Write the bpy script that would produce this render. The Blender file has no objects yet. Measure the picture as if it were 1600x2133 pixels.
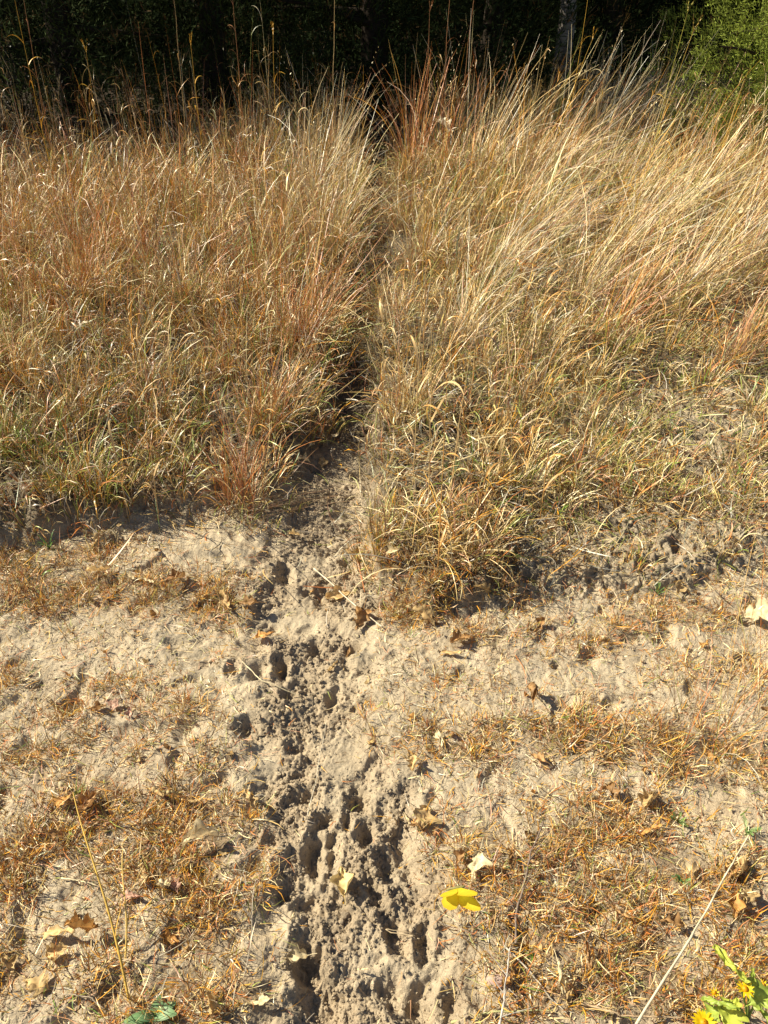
import bpy, math, random
import numpy as np
R = math.radians
rng = np.random.default_rng(11)
random.seed(5)
S = bpy.context.scene

# ------------------------------------------------------------------ camera
CAM_H, PITCH, HALF_V = 1.6, R(35.0), R(32.5)
FPX = 1066.5 / math.tan(HALF_V)
cam_d = bpy.data.cameras.new("camera")
cam = bpy.data.objects.new("camera", cam_d)
S.collection.objects.link(cam)
cam.location = (0, 0, CAM_H)
cam.rotation_euler = (R(90) - PITCH, 0, 0)
cam_d.sensor_fit = 'VERTICAL'
cam_d.sensor_height = 24
cam_d.lens = 12 / math.tan(HALF_V)
cam_d.clip_start = 0.05
cam_d.clip_end = 500
S.camera = cam
# ------------------------------------------------------------------ sky, sun, exposure
SUN_EL, SUN_BACK = R(39), R(14)          # sun stands to the left and a little behind the grass
w = bpy.data.worlds.new("World")
S.world = w
w.use_nodes = True
nt = w.node_tree
sky = nt.nodes.new('ShaderNodeTexSky')
sky.sky_type = 'NISHITA'
sky.sun_disc = False
sky.sun_elevation = SUN_EL
sky.sun_rotation = math.atan2(-math.cos(SUN_BACK), math.sin(SUN_BACK))
nt.links.new(sky.outputs[0], nt.nodes['Background'].inputs[0])
nt.nodes['Background'].inputs[1].default_value = 0.05
sl = bpy.data.lights.new("sun", 'SUN')
sl.energy = 5.0
sl.angle = R(0.5)
sl.color = (1.0, 0.925, 0.72)
so = bpy.data.objects.new("sun", sl)
S.collection.objects.link(so)
from mathutils import Vector
sv = Vector((-math.cos(SUN_EL) * math.cos(SUN_BACK), math.cos(SUN_EL) * math.sin(SUN_BACK), math.sin(SUN_EL)))
so.rotation_euler = sv.to_track_quat('Z', 'Y').to_euler()
so.location = (-6, 2, 8)
S.view_settings.view_transform = 'Standard'
S.view_settings.look = 'None'
S.view_settings.gamma = 1
S.view_settings.exposure = 0.88
S.cycles.max_bounces = 6
S.cycles.diffuse_bounces = 2
S.cycles.transmission_bounces = 3

# ------------------------------------------------------------------ helpers
def proj(x, y, z=0.0):
    """world -> photo pixel (1600x2133)"""
    dz = z - CAM_H
    d = y * math.cos(PITCH) - dz * math.sin(PITCH)
    d = np.maximum(d, 0.15)
    u = y * math.sin(PITCH) + dz * math.cos(PITCH)
    return 800 + FPX * x / d, 1066.5 - FPX * u / d

def ray(px, py):
    xc, yc = (px - 800) / FPX, (1066.5 - py) / FPX
    return xc, math.cos(PITCH) + yc * math.sin(PITCH), -math.sin(PITCH) + yc * math.cos(PITCH)

def smooth(a, b, x):
    t = np.clip((x - a) / (b - a), 0, 1)
    return t * t * (3 - 2 * t)

def _hash(ix, iy, seed):
    h = (ix.astype(np.int64) * 374761393 + iy.astype(np.int64) * 668265263 + seed * 2147483647) & 0x7fffffff
    h = ((h ^ (h >> 13)) * 1274126177) & 0x7fffffff
    return ((h ^ (h >> 16)) & 0xffff) / 65535.0

def perlin(x, y, seed=0):
    ix, iy = np.floor(x), np.floor(y)
    fx, fy = x - ix, y - iy
    u, v = fx * fx * fx * (fx * (fx * 6 - 15) + 10), fy * fy * fy * (fy * (fy * 6 - 15) + 10)
    def g(dx, dy):
        a = _hash(ix + dx, iy + dy, seed) * 2 * math.pi
        return np.cos(a) * (fx - dx) + np.sin(a) * (fy - dy)
    return ((g(0, 0) * (1 - u) + g(1, 0) * u) * (1 - v) + (g(0, 1) * (1 - u) + g(1, 1) * u) * v) * 1.4

def fbm(x, y, f, octs, seed=0, gain=0.5):
    o = 0; a = 1
    for k in range(octs):
        o = o + a * perlin(x * f + 17.3 * k, y * f - 9.1 * k, seed + k)
        f *= 2.03; a *= gain
    return o

def billow(x, y, f, octs, seed=0, gain=0.5):
    o = 0; a = 1
    for k in range(octs):
        o = o + a * np.abs(perlin(x * f + 5.3 * k, y * f + 3.1 * k, seed + k))
        f *= 2.1; a *= gain
    return o

# ------------------------------------------------------------------ the lie of the land
BX = [-4000, -200, 0, 200, 330, 430, 560, 640, 700, 740, 790, 900, 1000, 1100, 1200, 1300, 1450, 1600, 6000]
BY = [1140, 1140, 1130, 1100, 1065, 1065, 1035, 985, 900, 960, 1245, 1290, 1280, 1258, 1238, 1240, 1210, 1165, 1120]
# track through the grass: (py, px, half width px)
TR = np.array([(200, 792, 10), (280, 790, 34), (330, 787, 34), (440, 782, 20), (540, 775, 46), (640, 768, 28), (750, 742, 34),
               (850, 712, 46), (930, 702, 62), (1010, 692, 76), (1080, 675, 85), (1150, 640, 95), (1250, 650, 105), (1350, 650, 115),
               (1430, 660, 95), (1500, 640, 100), (1600, 680, 120), (1700, 715, 130), (1800, 730, 150), (1900, 735, 165),
               (2000, 770, 190), (2133, 790, 220), (2600, 860, 260)])
# hoof prints: px, py, half width m, half length m, depth m, turn
PITS = [(590, 1185, .030, .045, .045, .2), (585, 1385, .022, .048, .05, .1), (484, 1392, .018, .028, .035, 0), (692, 1443, .020, .034, .03, -.2),
        (515, 1520, .032, .030, .035, .5), (746, 1655, .030, .034, .05, -.2), (632, 1650, .040, .030, .03, .4), (652, 1768, .022, .048, .045, .05),
        (692, 1762, .018, .045, .035, -.1), (762, 1728, .024, .024, .04, .2), (672, 1700, .030, .022, .04, .6), (640, 1990, .030, .055, .06, .2),
        (665, 2085, .050, .040, .05, .3), (870, 2085, .045, .036, .055, -.3), (815, 2050, .026, .030, .04, 0), (940, 2085, .022, .030, .045, -.2),
        (805, 1790, .022, .030, .04, .1), (640, 1868, .030, .036, .03, -.3), (820, 1925, .020, .045, .04, .3), (590, 1845, .022, .022, .035, .1),
        (520, 1190, .028, .020, .02, .6), (655, 1335, .026, .026, .04, .4), (735, 1340, .028, .022, .035, -.2), (668, 1110, .045, .034, .035, .2),
        (640, 1215, .02, .03, .03, -.4), (555, 1300, .022, .028, .03, 0), (720, 1700, .016, .024, .03, 0), (780, 1850, .018, .034, .035, .4),
        (885, 1950, .018, .034, .035, -.1), (720, 1160, .022, .026, .03, .1), (600, 1440, .02, .02, .02, 0), (615, 1545, .024, .02, .03, .3),
        (745, 975, .03, .03, .03, 0), (690, 1010, .03, .03, .03, .2), (660, 960, .03, .025, .03, .2), (700, 890, .04, .03, .03, .2),
        (75, 1425, .03, .014, .02, .4), (425, 1380, .03, .012, .014, 0),
        (1190, 1115, .03, .04, .05, 0), (1410, 1165, .03, .05, .05, .1), (1345, 1195, .04, .02, .035, .3),
        (1100, 1225, .04, .02, .05, .2), (1395, 1020, .05, .03, .06, .3), (960, 1400, .022, .014, .02, .2), (1160, 1388, .016, .012, .02, 0),
        (1270, 1120, .05, .025, .06, .2), (230, 2060, .05, .03, .03, .3)]

def ground_uv(px, py, z=0.0):
    dx, dy, dz = ray(px, py)
    t = (z - CAM_H) / dz
    return dx * t, dy * t

PITW = [(*ground_uv(p[0], p[1]), *p[2:]) for p in PITS]

def land(x, y):
    """height, churned, humus, bank   (arrays)"""
    x = np.asarray(x, float); y = np.asarray(y, float)
    yy = np.maximum(y, -0.2)
    px, py = proj(x, yy)
    py = np.where(y < 0.1, 2600, py)
    wob = perlin(x * 3, y * 3, 3) * 30 + perlin(x * 11, y * 11, 4) * 14
    yb = np.interp(px, BX, BY)
    bank = smooth(14, -26, py + wob - yb)
    tx = np.interp(py, TR[:, 0], TR[:, 1]); tw = np.interp(py, TR[:, 0], TR[:, 2])
    up_ = smooth(1000, 850, py); dtr = np.abs(px - tx + wob * .4 + up_ * tw * .45 * np.sin(y * 3.3 + 1.0)) / (tw * (1 + .35 * perlin(y * 4, y * 0 + .3, 5)))
    track = smooth(1.5, .55, dtr + .45 * perlin(x * 14, y * 14, 6))
    z = bank * (1 - .62 * smooth(950, 1150, px)) * (.085 + .02 * perlin(x * 1.3, y * 1.3, 8)) * (1 - .85 * smooth(1.5, .8, dtr))
    far = smooth(2.2, 3.5, y)
    z = z - track * .03 * (1 - smooth(9, 12, y)) 
    # gentle undulation, small hollows, dug soil
    z = z + .012 * perlin(x * 1.7, y * 1.7, 21) + .010 * perlin(x * 5, y * 5, 22) + .016 * perlin(x * .6, y * .6, 20)
    near = smooth(5, 3, y)
    pock = np.maximum(0, perlin(x * 13, y * 13, 31) - .28) * near
    z = z - pock * .045
    z = z + near * (.0046 * perlin(x * 24, y * 24, 23) + .0024 * fbm(x, y, 62, 3, 41, .62) - .005 * np.maximum(0, perlin(x * 38, y * 38, 43) - .2))
    churn = np.clip(track * (.85 + 1.2 * perlin(x * 6, y * 6, 50)), 0, 1)
    wx, wy = x + .02 * perlin(x * 20, y * 20, 61), y + .02 * perlin(x * 20, y * 20, 62)
    bl = billow(wx, wy, 24, 4, 60, .66)
    z = z + near * churn * (.016 * (bl - .5) + .016 * perlin(x * 8, y * 8, 71) + .006 * perlin(wx * 33, wy * 33, 72))
    edge = np.exp(-((py - yb + 22) / 34) ** 2) * near
    z = z + near * (bank + edge).clip(0, 1) * (1 - track) * .024 * (billow(wx, wy, 22, 4, 80, .62) - .45)
    ov = np.zeros_like(z)
    for (cx, cy, hw, hl, dp, tn) in PITW:
        m = (np.abs(x - cx) < .16) & (np.abs(y - cy) < .16)
        if not m.any(): continue
        dx, dy = x[m] - cx, y[m] - cy
        c, s = math.cos(tn), math.sin(tn)
        a, b = (c * dx + s * dy) / hw / 1.1, (-s * dx + c * dy) / hl / 1.25
        a = a + .30 * perlin(x[m] * 34, y[m] * 34, 90) + .10 * perlin(x[m] * 80, y[m] * 80, 91)
        b = b + .26 * perlin(x[m] * 30, y[m] * 30, 92) + .10 * perlin(x[m] * 85, y[m] * 85, 93)
        r = np.sqrt(a * a + b * b)
        z[m] += -dp * .8 * (1 - smooth(.1, 1.2, r)) ** 1.2 + dp * .12 * np.exp(-((r - 1.3) / .28) ** 2)
        ov[m] = np.maximum(ov[m], 1 - smooth(.8, 1.5, r))
    # far side: ground falls level under the trees
    z = np.where(y > 14, z * 0.4, z)
    churn = np.clip(np.maximum(churn, ov * .7), 0, 1)
    return z, churn, bank * (1 - track * .6), track

def H(x, y):
    return land(np.atleast_1d(x), np.atleast_1d(y))[0]

def hit(px, py, lift=0.0):
    """point on the ground seen at photo pixel px,py"""
    z = 0.0
    for _ in range(6):
        x, y = ground_uv(px, py, z + lift)
        z = float(H(x, y)[0])
    return x, y, z

# ------------------------------------------------------------------ mesh building
def link(o, parent=None):
    S.collection.objects.link(o)
    if parent: o.parent = parent
    return o

def tag(o, label=None, cat=None, group=None, kind=None):
    if label: o['label'] = label
    if cat: o['category'] = cat
    if group: o['group'] = group
    if kind: o['kind'] = kind
    return o

def build(name, V, F, mat, parent=None, col=None, smooth_=True, loc=None):
    """V (n,3), F (m,4) or (m,3) array"""
    V = np.asarray(V, np.float32); F = np.asarray(F, np.int32)
    me = bpy.data.meshes.new(name)
    n, m, k = len(V), len(F), F.shape[1]
    me.vertices.add(n); me.vertices.foreach_set('co', V.ravel())
    me.loops.add(m * k); me.loops.foreach_set('vertex_index', F.ravel())
    me.polygons.add(m); me.polygons.foreach_set('loop_start', np.arange(0, m * k, k, dtype=np.int32))
    me.polygons.foreach_set('use_smooth', np.full(m, smooth_, bool))
    me.update(calc_edges=True)
    if col is not None:
        a = me.color_attributes.new('Col', 'FLOAT_COLOR', 'POINT')
        c = np.ones((n, 4), np.float32); c[:, :3] = col
        a.data.foreach_set('color', c.ravel())
    me.materials.append(mat)
    o = bpy.data.objects.new(name, me)
    if loc is not None: o.location = loc
    return link(o, parent)

def blades(P, L, az, tilt, bend, W, C0, C1, seg=4, drift=None, roll=None, wpow=1.0):
    """ribbons: returns V, F, col. P (n,3); others (n,) ; C0 base colour, C1 tip colour (n,3)"""
    n = len(P)
    drift = np.zeros(n) if drift is None else drift
    roll = rng.uniform(-1.2, 1.2, n) if roll is None else roll
    pts = np.zeros((n, seg + 1, 3)); pts[:, 0] = P
    wv = np.zeros((n, seg + 1, 3))
    for s in range(seg + 1):
        t = s / seg
        th = tilt + bend * t * t
        a = az + drift * t
        if s < seg:
            tm = (s + .5) / seg; thm = tilt + bend * tm ** 1.6; am = az + drift * tm
            step = (L / seg)[:, None] * np.stack([np.sin(thm) * np.cos(am), np.sin(thm) * np.sin(am), np.cos(thm)], 1)
            pts[:, s + 1] = pts[:, s] + step
        side = np.stack([-np.sin(a), np.cos(a), np.zeros(n)], 1)
        up = np.stack([-np.cos(th) * np.cos(a), -np.cos(th) * np.sin(a), np.sin(th)], 1)
        r = roll * (.4 + .6 * t)
        d = side * np.cos(r)[:, None] + up * np.sin(r)[:, None]
        ww = W * (.75 + .5 * t) * max(.12, (1 - t ** 3)) ** wpow if wpow > 0 else W * (1 - .6 * t)
        wv[:, s] = d * (ww * .5)[:, None]
    V = np.stack([pts - wv, pts + wv], 2).reshape(-1, 3)
    base = (np.arange(n) * (seg + 1) * 2)[:, None]
    q = np.array([[2 * s, 2 * s + 1, 2 * s + 3, 2 * s + 2] for s in range(seg)]).reshape(1, -1)
    F = (base + q).reshape(-1, 4)
    tt = np.repeat(np.linspace(0, 1, seg + 1), 2)[None, :, None]
    col = (C0[:, None, :] * (1 - tt) + C1[:, None, :] * tt).reshape(-1, 3)
    return V, F, col

def merge(parts):
    Vs, Fs, Cs, o = [], [], [], 0
    for V, F, C in parts:
        Vs.append(V); Fs.append(F + o); Cs.append(C); o += len(V)
    return np.concatenate(Vs), np.concatenate(Fs), np.concatenate(Cs)

def tube(pts, rad, sides=6, col=(.3, .2, .1)):
    pts = np.asarray(pts, float); n = len(pts)
    rad = np.full(n, rad) if np.isscalar(rad) else np.asarray(rad, float)
    t = np.gradient(pts, axis=0); t /= np.linalg.norm(t, axis=1)[:, None] + 1e-9
    ref = np.array([0.3, 0.9, 0.2]) if abs(t[0][2]) > .8 else np.array([0, 0, 1.0])
    u = np.cross(t, ref); u /= np.linalg.norm(u, axis=1)[:, None] + 1e-9
    v = np.cross(t, u)
    a = np.linspace(0, 2 * math.pi, sides, endpoint=False)
    V = pts[:, None] + rad[:, None, None] * (u[:, None] * np.cos(a)[None, :, None] + v[:, None] * np.sin(a)[None, :, None])
    V = V.reshape(-1, 3)
    F = [[i * sides + j, i * sides + (j + 1) % sides, (i + 1) * sides + (j + 1) % sides, (i + 1) * sides + j]
         for i in range(n - 1) for j in range(sides)]
    C = np.tile(np.array(col, float), (len(V), 1)) if np.ndim(col) == 1 else np.repeat(np.asarray(col, float), sides, 0)
    return V, np.array(F), C

# ------------------------------------------------------------------ materials
def mat_new(name):
    m = bpy.data.materials.new(name); m.use_nodes = True
    n = m.node_tree.nodes; l = m.node_tree.links
    for x in list(n): n.remove(x)
    return m, n, l

def plant_mat(name, trans=.3, rough=.6, spec=.25, var=.25, scale=60):
    m, n, l = mat_new(name)
    out = n.new('ShaderNodeOutputMaterial')
    at = n.new('ShaderNodeAttribute'); at.attribute_name = 'Col'
    geo = n.new('ShaderNodeNewGeometry')
    no = n.new('ShaderNodeTexNoise'); no.inputs['Scale'].default_value = scale; no.inputs['Detail'].default_value = 3
    l.new(geo.outputs['Position'], no.inputs['Vector'])
    mr = n.new('ShaderNodeMapRange'); mr.inputs[1].default_value = .3; mr.inputs[2].default_value = .7
    mr.inputs[3].default_value = 1 - var; mr.inputs[4].default_value = 1 + var
    l.new(no.outputs['Fac'], mr.inputs[0])
    mul = n.new('ShaderNodeVectorMath'); mul.operation = 'SCALE'
    l.new(at.outputs['Color'], mul.inputs[0]); l.new(mr.outputs[0], mul.inputs['Scale'])
    p = n.new('ShaderNodeBsdfPrincipled'); p.inputs['Roughness'].default_value = rough
    p.inputs['Specular IOR Level'].default_value = spec
    l.new(mul.outputs[0], p.inputs['Base Color'])
    if trans > 0:
        t = n.new('ShaderNodeBsdfTranslucent'); l.new(mul.outputs[0], t.inputs['Color'])
        mx = n.new('ShaderNodeMixShader'); mx.inputs[0].default_value = trans
        l.new(p.outputs[0], mx.inputs[1]); l.new(t.outputs[0], mx.inputs[2]); l.new(mx.outputs[0], out.inputs[0])
    else:
        l.new(p.outputs[0], out.inputs[0])
    return m

M_GRASS = plant_mat('dry_grass', .08, .40, .5, .25, 25)
M_LEAF = plant_mat('dry_leaf', .25, .6, .3, .3, 70)
M_STALK = plant_mat('stalk', .0, .6, .3, .25, 40)
M_CEDAR = plant_mat('cedar_foliage', .2, .85, .05, .45, 2.5)
M_BARK = plant_mat('bark', 0, .9, .1, .45, 12)
M_GREEN = plant_mat('green_leaf', .35, .45, .4, .15, 50)
M_WING = plant_mat('wing_scales', .5, .6, .2, .12, 60)
M_PETAL = plant_mat('petal', .35, .5, .3, .1, 120)

def ground_mat():
    m, n, l = mat_new('sandy_soil')
    out = n.new('ShaderNodeOutputMaterial'); p = n.new('ShaderNodeBsdfPrincipled')
    p.inputs['Roughness'].default_value = .95; p.inputs['Specular IOR Level'].default_value = .12
    at = n.new('ShaderNodeAttribute'); at.attribute_name = 'Col'
    geo = n.new('ShaderNodeNewGeometry')
    def noise(sc, det=4, ro=.6):
        x = n.new('ShaderNodeTexNoise'); x.inputs['Scale'].default_value = sc
        x.inputs['Detail'].default_value = det; x.inputs['Roughness'].default_value = ro
        l.new(geo.outputs['Position'], x.inputs['Vector']); return x
    a, b, c = noise(700, 2, .7), noise(9, 5), noise(160, 4, .75)
    def rng_(src, lo, hi, f0=.3, f1=.7):
        mr = n.new('ShaderNodeMapRange'); mr.inputs[1].default_value = f0; mr.inputs[2].default_value = f1
        mr.inputs[3].default_value = lo; mr.inputs[4].default_value = hi
        l.new(src.outputs['Fac'], mr.inputs[0]); return mr.outputs[0]
    m1 = n.new('ShaderNodeMath'); m1.operation = 'MULTIPLY'
    l.new(rng_(a, .72, 1.22), m1.inputs[0]); l.new(rng_(b, .84, 1.12), m1.inputs[1])
    m2 = n.new('ShaderNodeMath'); m2.operation = 'MULTIPLY'
    l.new(m1.outputs[0], m2.inputs[0]); l.new(rng_(c, .82, 1.14), m2.inputs[1])
    sc = n.new('ShaderNodeVectorMath'); sc.operation = 'SCALE'
    l.new(at.outputs['Color'], sc.inputs[0]); l.new(m2.outputs[0], sc.inputs['Scale'])
    l.new(sc.outputs[0], p.inputs['Base Color'])
    bp = n.new('ShaderNodeBump'); bp.inputs['Strength'].default_value = .8; bp.inputs['Distance'].default_value = .006
    l.new(c.outputs['Fac'], bp.inputs['Height'])
    b2 = n.new('ShaderNodeBump'); b2.inputs['Strength'].default_value = .6; b2.inputs['Distance'].default_value = .0012
    l.new(a.outputs['Fac'], b2.inputs['Height']); l.new(bp.outputs[0], b2.inputs['Normal'])
    l.new(b2.outputs[0], p.inputs['Normal']); l.new(p.outputs[0], out.inputs[0])
    return m
M_GROUND = ground_mat()

TURF = [(90, 1225, 150, 42, 1.3), (260, 1240, 120, 38, 1.2), (400, 1262, 120, 34, 1.1), (500, 1265, 60, 25, .6), (60, 1175, 90, 25, .8),
        (180, 1150, 150, 25, .5), (100, 1470, 90, 45, .6), (90, 1400, 70, 25, .8), (300, 1430, 90, 25, .5), (400, 1480, 120, 35, .5), (130, 1560, 130, 30, .6), (350, 1560, 120, 35, .5),
        (180, 1640, 170, 50, .8), (300, 1730, 170, 70, 1.2), (430, 1790, 100, 110, 1.3), (110, 1760, 140, 80, 1.0), (80, 2000, 130, 90, .7),
        (420, 1950, 120, 110, 1.0), (260, 2070, 220, 60, .9), (470, 2080, 120, 50, 1.0), (30, 1850, 80, 50, .5), (480, 1660, 100, 30, .6),
        (880, 1180, 110, 90, 1.4), (850, 1280, 60, 50, .7), (960, 1330, 70, 30, 1.0), (1060, 1260, 160, 30, .7), (1260, 1290, 130, 30, .7), (1270, 1350, 40, 45, 1.0), (820, 1495, 90, 45, 1.0),
        (1000, 1550, 150, 45, .9), (1170, 1540, 140, 45, 1.2), (1400, 1560, 200, 55, 1.2), (1560, 1620, 100, 60, 1.0), (1150, 1660, 200, 40, .6),
        (900, 1740, 100, 50, .8), (1100, 1790, 180, 70, 1.2), (1350, 1760, 150, 60, .8), (1330, 1850, 160, 50, .9), (1500, 1860, 110, 60, .9),
        (920, 1880, 60, 55, 1.2), (1180, 1950, 200, 70, 1.2), (1010, 1990, 90, 60, .8), (1350, 2010, 160, 70, 1.2), (1120, 2080, 220, 50, 1.3), (1450, 2090, 160, 50, 1.1),
        (1500, 1360, 70, 60, .5), (1450, 1290, 120, 40, .5), (1340, 1420, 60, 20, .3), (690, 1260, 40, 25, .7), (1000, 1430, 160, 20, .4), (1560, 1990, 60, 60, .8)]
BARE = [(330, 1340, 190, 45), (800, 1390, 80, 70), (1180, 1280, 70, 28), (1130, 1420, 160, 35), (1390, 1450, 130, 28), (980, 1640, 110, 40), (60, 1900, 90, 35), (1480, 1690, 110, 28), (470, 1130, 130, 45), (520, 1440, 70, 60), (200, 1370, 120, 30), (1000, 1480, 60, 18)]
def turf_d(px, py):
    d = np.full(len(px), .26)
    for a, b, rx, ry, wt in TURF:
        d += wt * .8 * np.exp(-(((px - a) / rx) ** 2 + ((py - b) / ry) ** 2))
    for a, b, rx, ry in BARE:
        d *= 1 - .85 * np.exp(-(((px - a) / rx) ** 2 + ((py - b) / ry) ** 2))
    return d

# ------------------------------------------------------------------ ground sheet
SAND = np.array([.52, .425, .30]); DUG = np.array([.385, .295, .20]); HUM = np.array([.11, .083, .055])
def soil_col(x, y):
    z, ch, hu, tr = land(x, y)
    n1 = (fbm(x, y, 6, 3, 130) * .5 + .5)[:, None]
    c = SAND * (.9 + .2 * n1)
    c = c + (np.array([.40, .29, .18]) - c) * np.clip(n1 * 1.3 - .72, 0, .5)
    px, py = proj(x, np.maximum(y, .1))
    td = np.clip((turf_d(px, py) - .45) * (.5 + 1.2 * perlin(x * 9, y * 9, 133)), 0, .75)[:, None]
    c = c + (np.array([.26, .175, .10]) - c) * td
    c = c + (DUG - c) * (np.clip(ch, 0, 1) * .75)[:, None]
    px, py = proj(x, np.maximum(y, .1))
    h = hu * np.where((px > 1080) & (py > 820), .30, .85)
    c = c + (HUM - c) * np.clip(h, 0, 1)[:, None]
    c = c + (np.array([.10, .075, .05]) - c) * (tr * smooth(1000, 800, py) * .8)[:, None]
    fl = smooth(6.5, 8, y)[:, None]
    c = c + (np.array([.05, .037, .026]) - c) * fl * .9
    return z, c

def ground():
    ys = [-2.0, -1, -.3, .2, .45]
    y = .56
    while y < 3.2:
        ys.append(y); y += .0022 + .0016 * max(0, y - .6)
    while y < 14:
        ys.append(y); y += .012 + .012 * (y - 3)
    while y < 400:
        ys.append(y); y *= 1.15
    ys = np.array(ys)
    u = np.linspace(-1, 1, 900)
    core = .9
    uu = np.where(np.abs(u) <= core, u / core, np.sign(u) * (1 + ((np.abs(u) - core) / (1 - core)) ** 2 * 30))
    half = np.maximum(.72, .58 * ys + .36)
    half[ys < .5] = .72
    X = half[:, None] * uu[None, :]; Y = np.repeat(ys[:, None], len(u), 1)
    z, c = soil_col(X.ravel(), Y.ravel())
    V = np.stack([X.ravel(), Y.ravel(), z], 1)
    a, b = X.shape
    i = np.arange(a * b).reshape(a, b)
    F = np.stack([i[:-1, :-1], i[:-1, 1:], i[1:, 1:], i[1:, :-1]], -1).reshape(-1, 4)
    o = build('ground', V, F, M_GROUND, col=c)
    tag(o, 'pale sandy ground with a churned line of hoof prints', 'ground', kind='structure')
ground()

# ------------------------------------------------------------------ grass maps (rows by photo height)
GPX = np.arange(0, 1601, 200); GPY = np.array([150, 250, 350, 450, 550, 650, 750, 850, 950, 1050, 1150, 1250, 1350])
GH = np.array([[35, 40, 40, 35, 10, 40, 40, 40, 35], [35, 38, 40, 40, 12, 50, 62, 62, 60], [38, 40, 42, 45, 20, 45, 45, 42, 38], [32, 34, 38, 45, 22, 42, 44, 46, 46],
               [36, 38, 40, 42, 20, 34, 33, 32, 32], [33, 33, 34, 38, 18, 28, 26, 26, 26], [28, 28, 27, 28, 16, 22, 18, 14, 14],
               [25, 24, 22, 22, 15, 20, 14, 9, 9], [22, 19, 15, 16, 14, 18, 13, 9, 9], [12, 12, 10, 8, 12, 17, 13, 8, 8],
               [6, 6, 4, 4, 9, 14, 9, 5, 6], [3, 3, 3, 3, 8, 10, 6, 4, 4], [3] * 9]) / 100
GD = np.array([[0] * 9, [0, 0, 0, .1, 0, .1, .2, .5, .7], [0, .0, .1, .7, .4, 1, 1, 1, 1], [.5, .6, .75, 1, 1, 1, 1, 1, 1], [1, 1, 1, 1, .9, 1, 1, 1, 1], [1, 1, 1, 1, .9, 1, 1, 1, 1],
               [1, 1, 1, .95, .9, 1, .9, .85, .85], [1, 1, .9, .85, .85, 1, .95, .9, .9], [.9, .85, .75, .6, .8, 1, .9, .75, .75],
               [.7, .65, .6, .3, .75, 1, .85, .62, .6], [.15, .12, .06, .02, .6, .9, .75, .5, .45], [.02, .02, 0, 0, .75, .85, .35, .16, .15], [0, 0, 0, 0, .12, .15, .05, .02, .05]])
def bil(G, px, py):
    fx = np.clip(px / 200, 0, 7.999); ix = fx.astype(int); fx = fx - ix
    fy = np.interp(py, GPY, np.arange(len(GPY))); iy = np.minimum(fy.astype(int), len(GPY) - 2); fy = fy - iy
    return (G[iy, ix] * (1 - fx) + G[iy, ix + 1] * fx) * (1 - fy) + (G[iy + 1, ix] * (1 - fx) + G[iy + 1, ix + 1] * fx) * fy

def scatter(n, y0, y1, pw=1.0):
    """random points in the seen wedge of ground"""
    out = []
    u = rng.random(n)
    y = (y0 ** pw + u * (y1 ** pw - y0 ** pw)) ** (1 / pw)
    x = rng.uniform(-1, 1, n) * (.56 * y + .45)
    return x, y

TAN = np.array([.60, .42, .16]); BUFF = np.array([.86, .69, .38]); PINK = np.array([.56, .29, .17]); RUST = np.array([.52, .18, .045])
OLIVE = np.array([.34, .36, .08]); ORNG = np.array([.70, .34, .035]); GREY = np.array([.58, .52, .40]); BRN = np.array([.16, .09, .04])
GRN = np.array([.17, .28, .04])
PAL = np.stack([TAN, BUFF, PINK, RUST, OLIVE, ORNG, GREY, BRN, GRN])
def pick(w, n):
    w = np.asarray(w, float)
    if w.ndim == 1: w = np.tile(w, (n, 1))
    c = np.cumsum(w / w.sum(1, keepdims=True), 1)
    r = rng.random((n, 1))
    i = (r > c).sum(1).clip(0, len(PAL) - 1)
    return PAL[i] * rng.uniform(.75, 1.25, (n, 1)) * rng.uniform(.95, 1.05, (n, 3))

def weights(px, py):
    n = len(px)
    W = np.tile(np.array([2.6, 2.6, .8, .9, 2.4, .9, .7, 2.6, .3]), (n, 1))
    left = smooth(780, 600, px)
    W[:, 2] += left * 1.5; W[:, 3] += left * 1.4; W[:, 5] += left * .3; W[:, 7] += left * 1.6
    W[:, 0] += (1 - left) * 1.0
    low = smooth(650, 850, py) * (1 - left)
    W[:, 4] += low * .7; W[:, 6] += low * .6; W[:, 1] += low * 1.2; W[:, 8] += low * .15
    lowl = smooth(600, 950, py) * left; W[:, 4] += lowl * 2.4; W[:, 6] += lowl * 1.3; W[:, 8] += lowl * .7; W[:, 2] -= lowl * 1.2
    hump = np.exp(-((px - 950) / 170) ** 2) * smooth(600, 850, py)
    W[:, 0] += hump * 2; W[:, 1] += hump * 2.4; W[:, 5] += hump * .4; W[:, 6] += hump * 1.2
    return np.maximum(W, .02)

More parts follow.
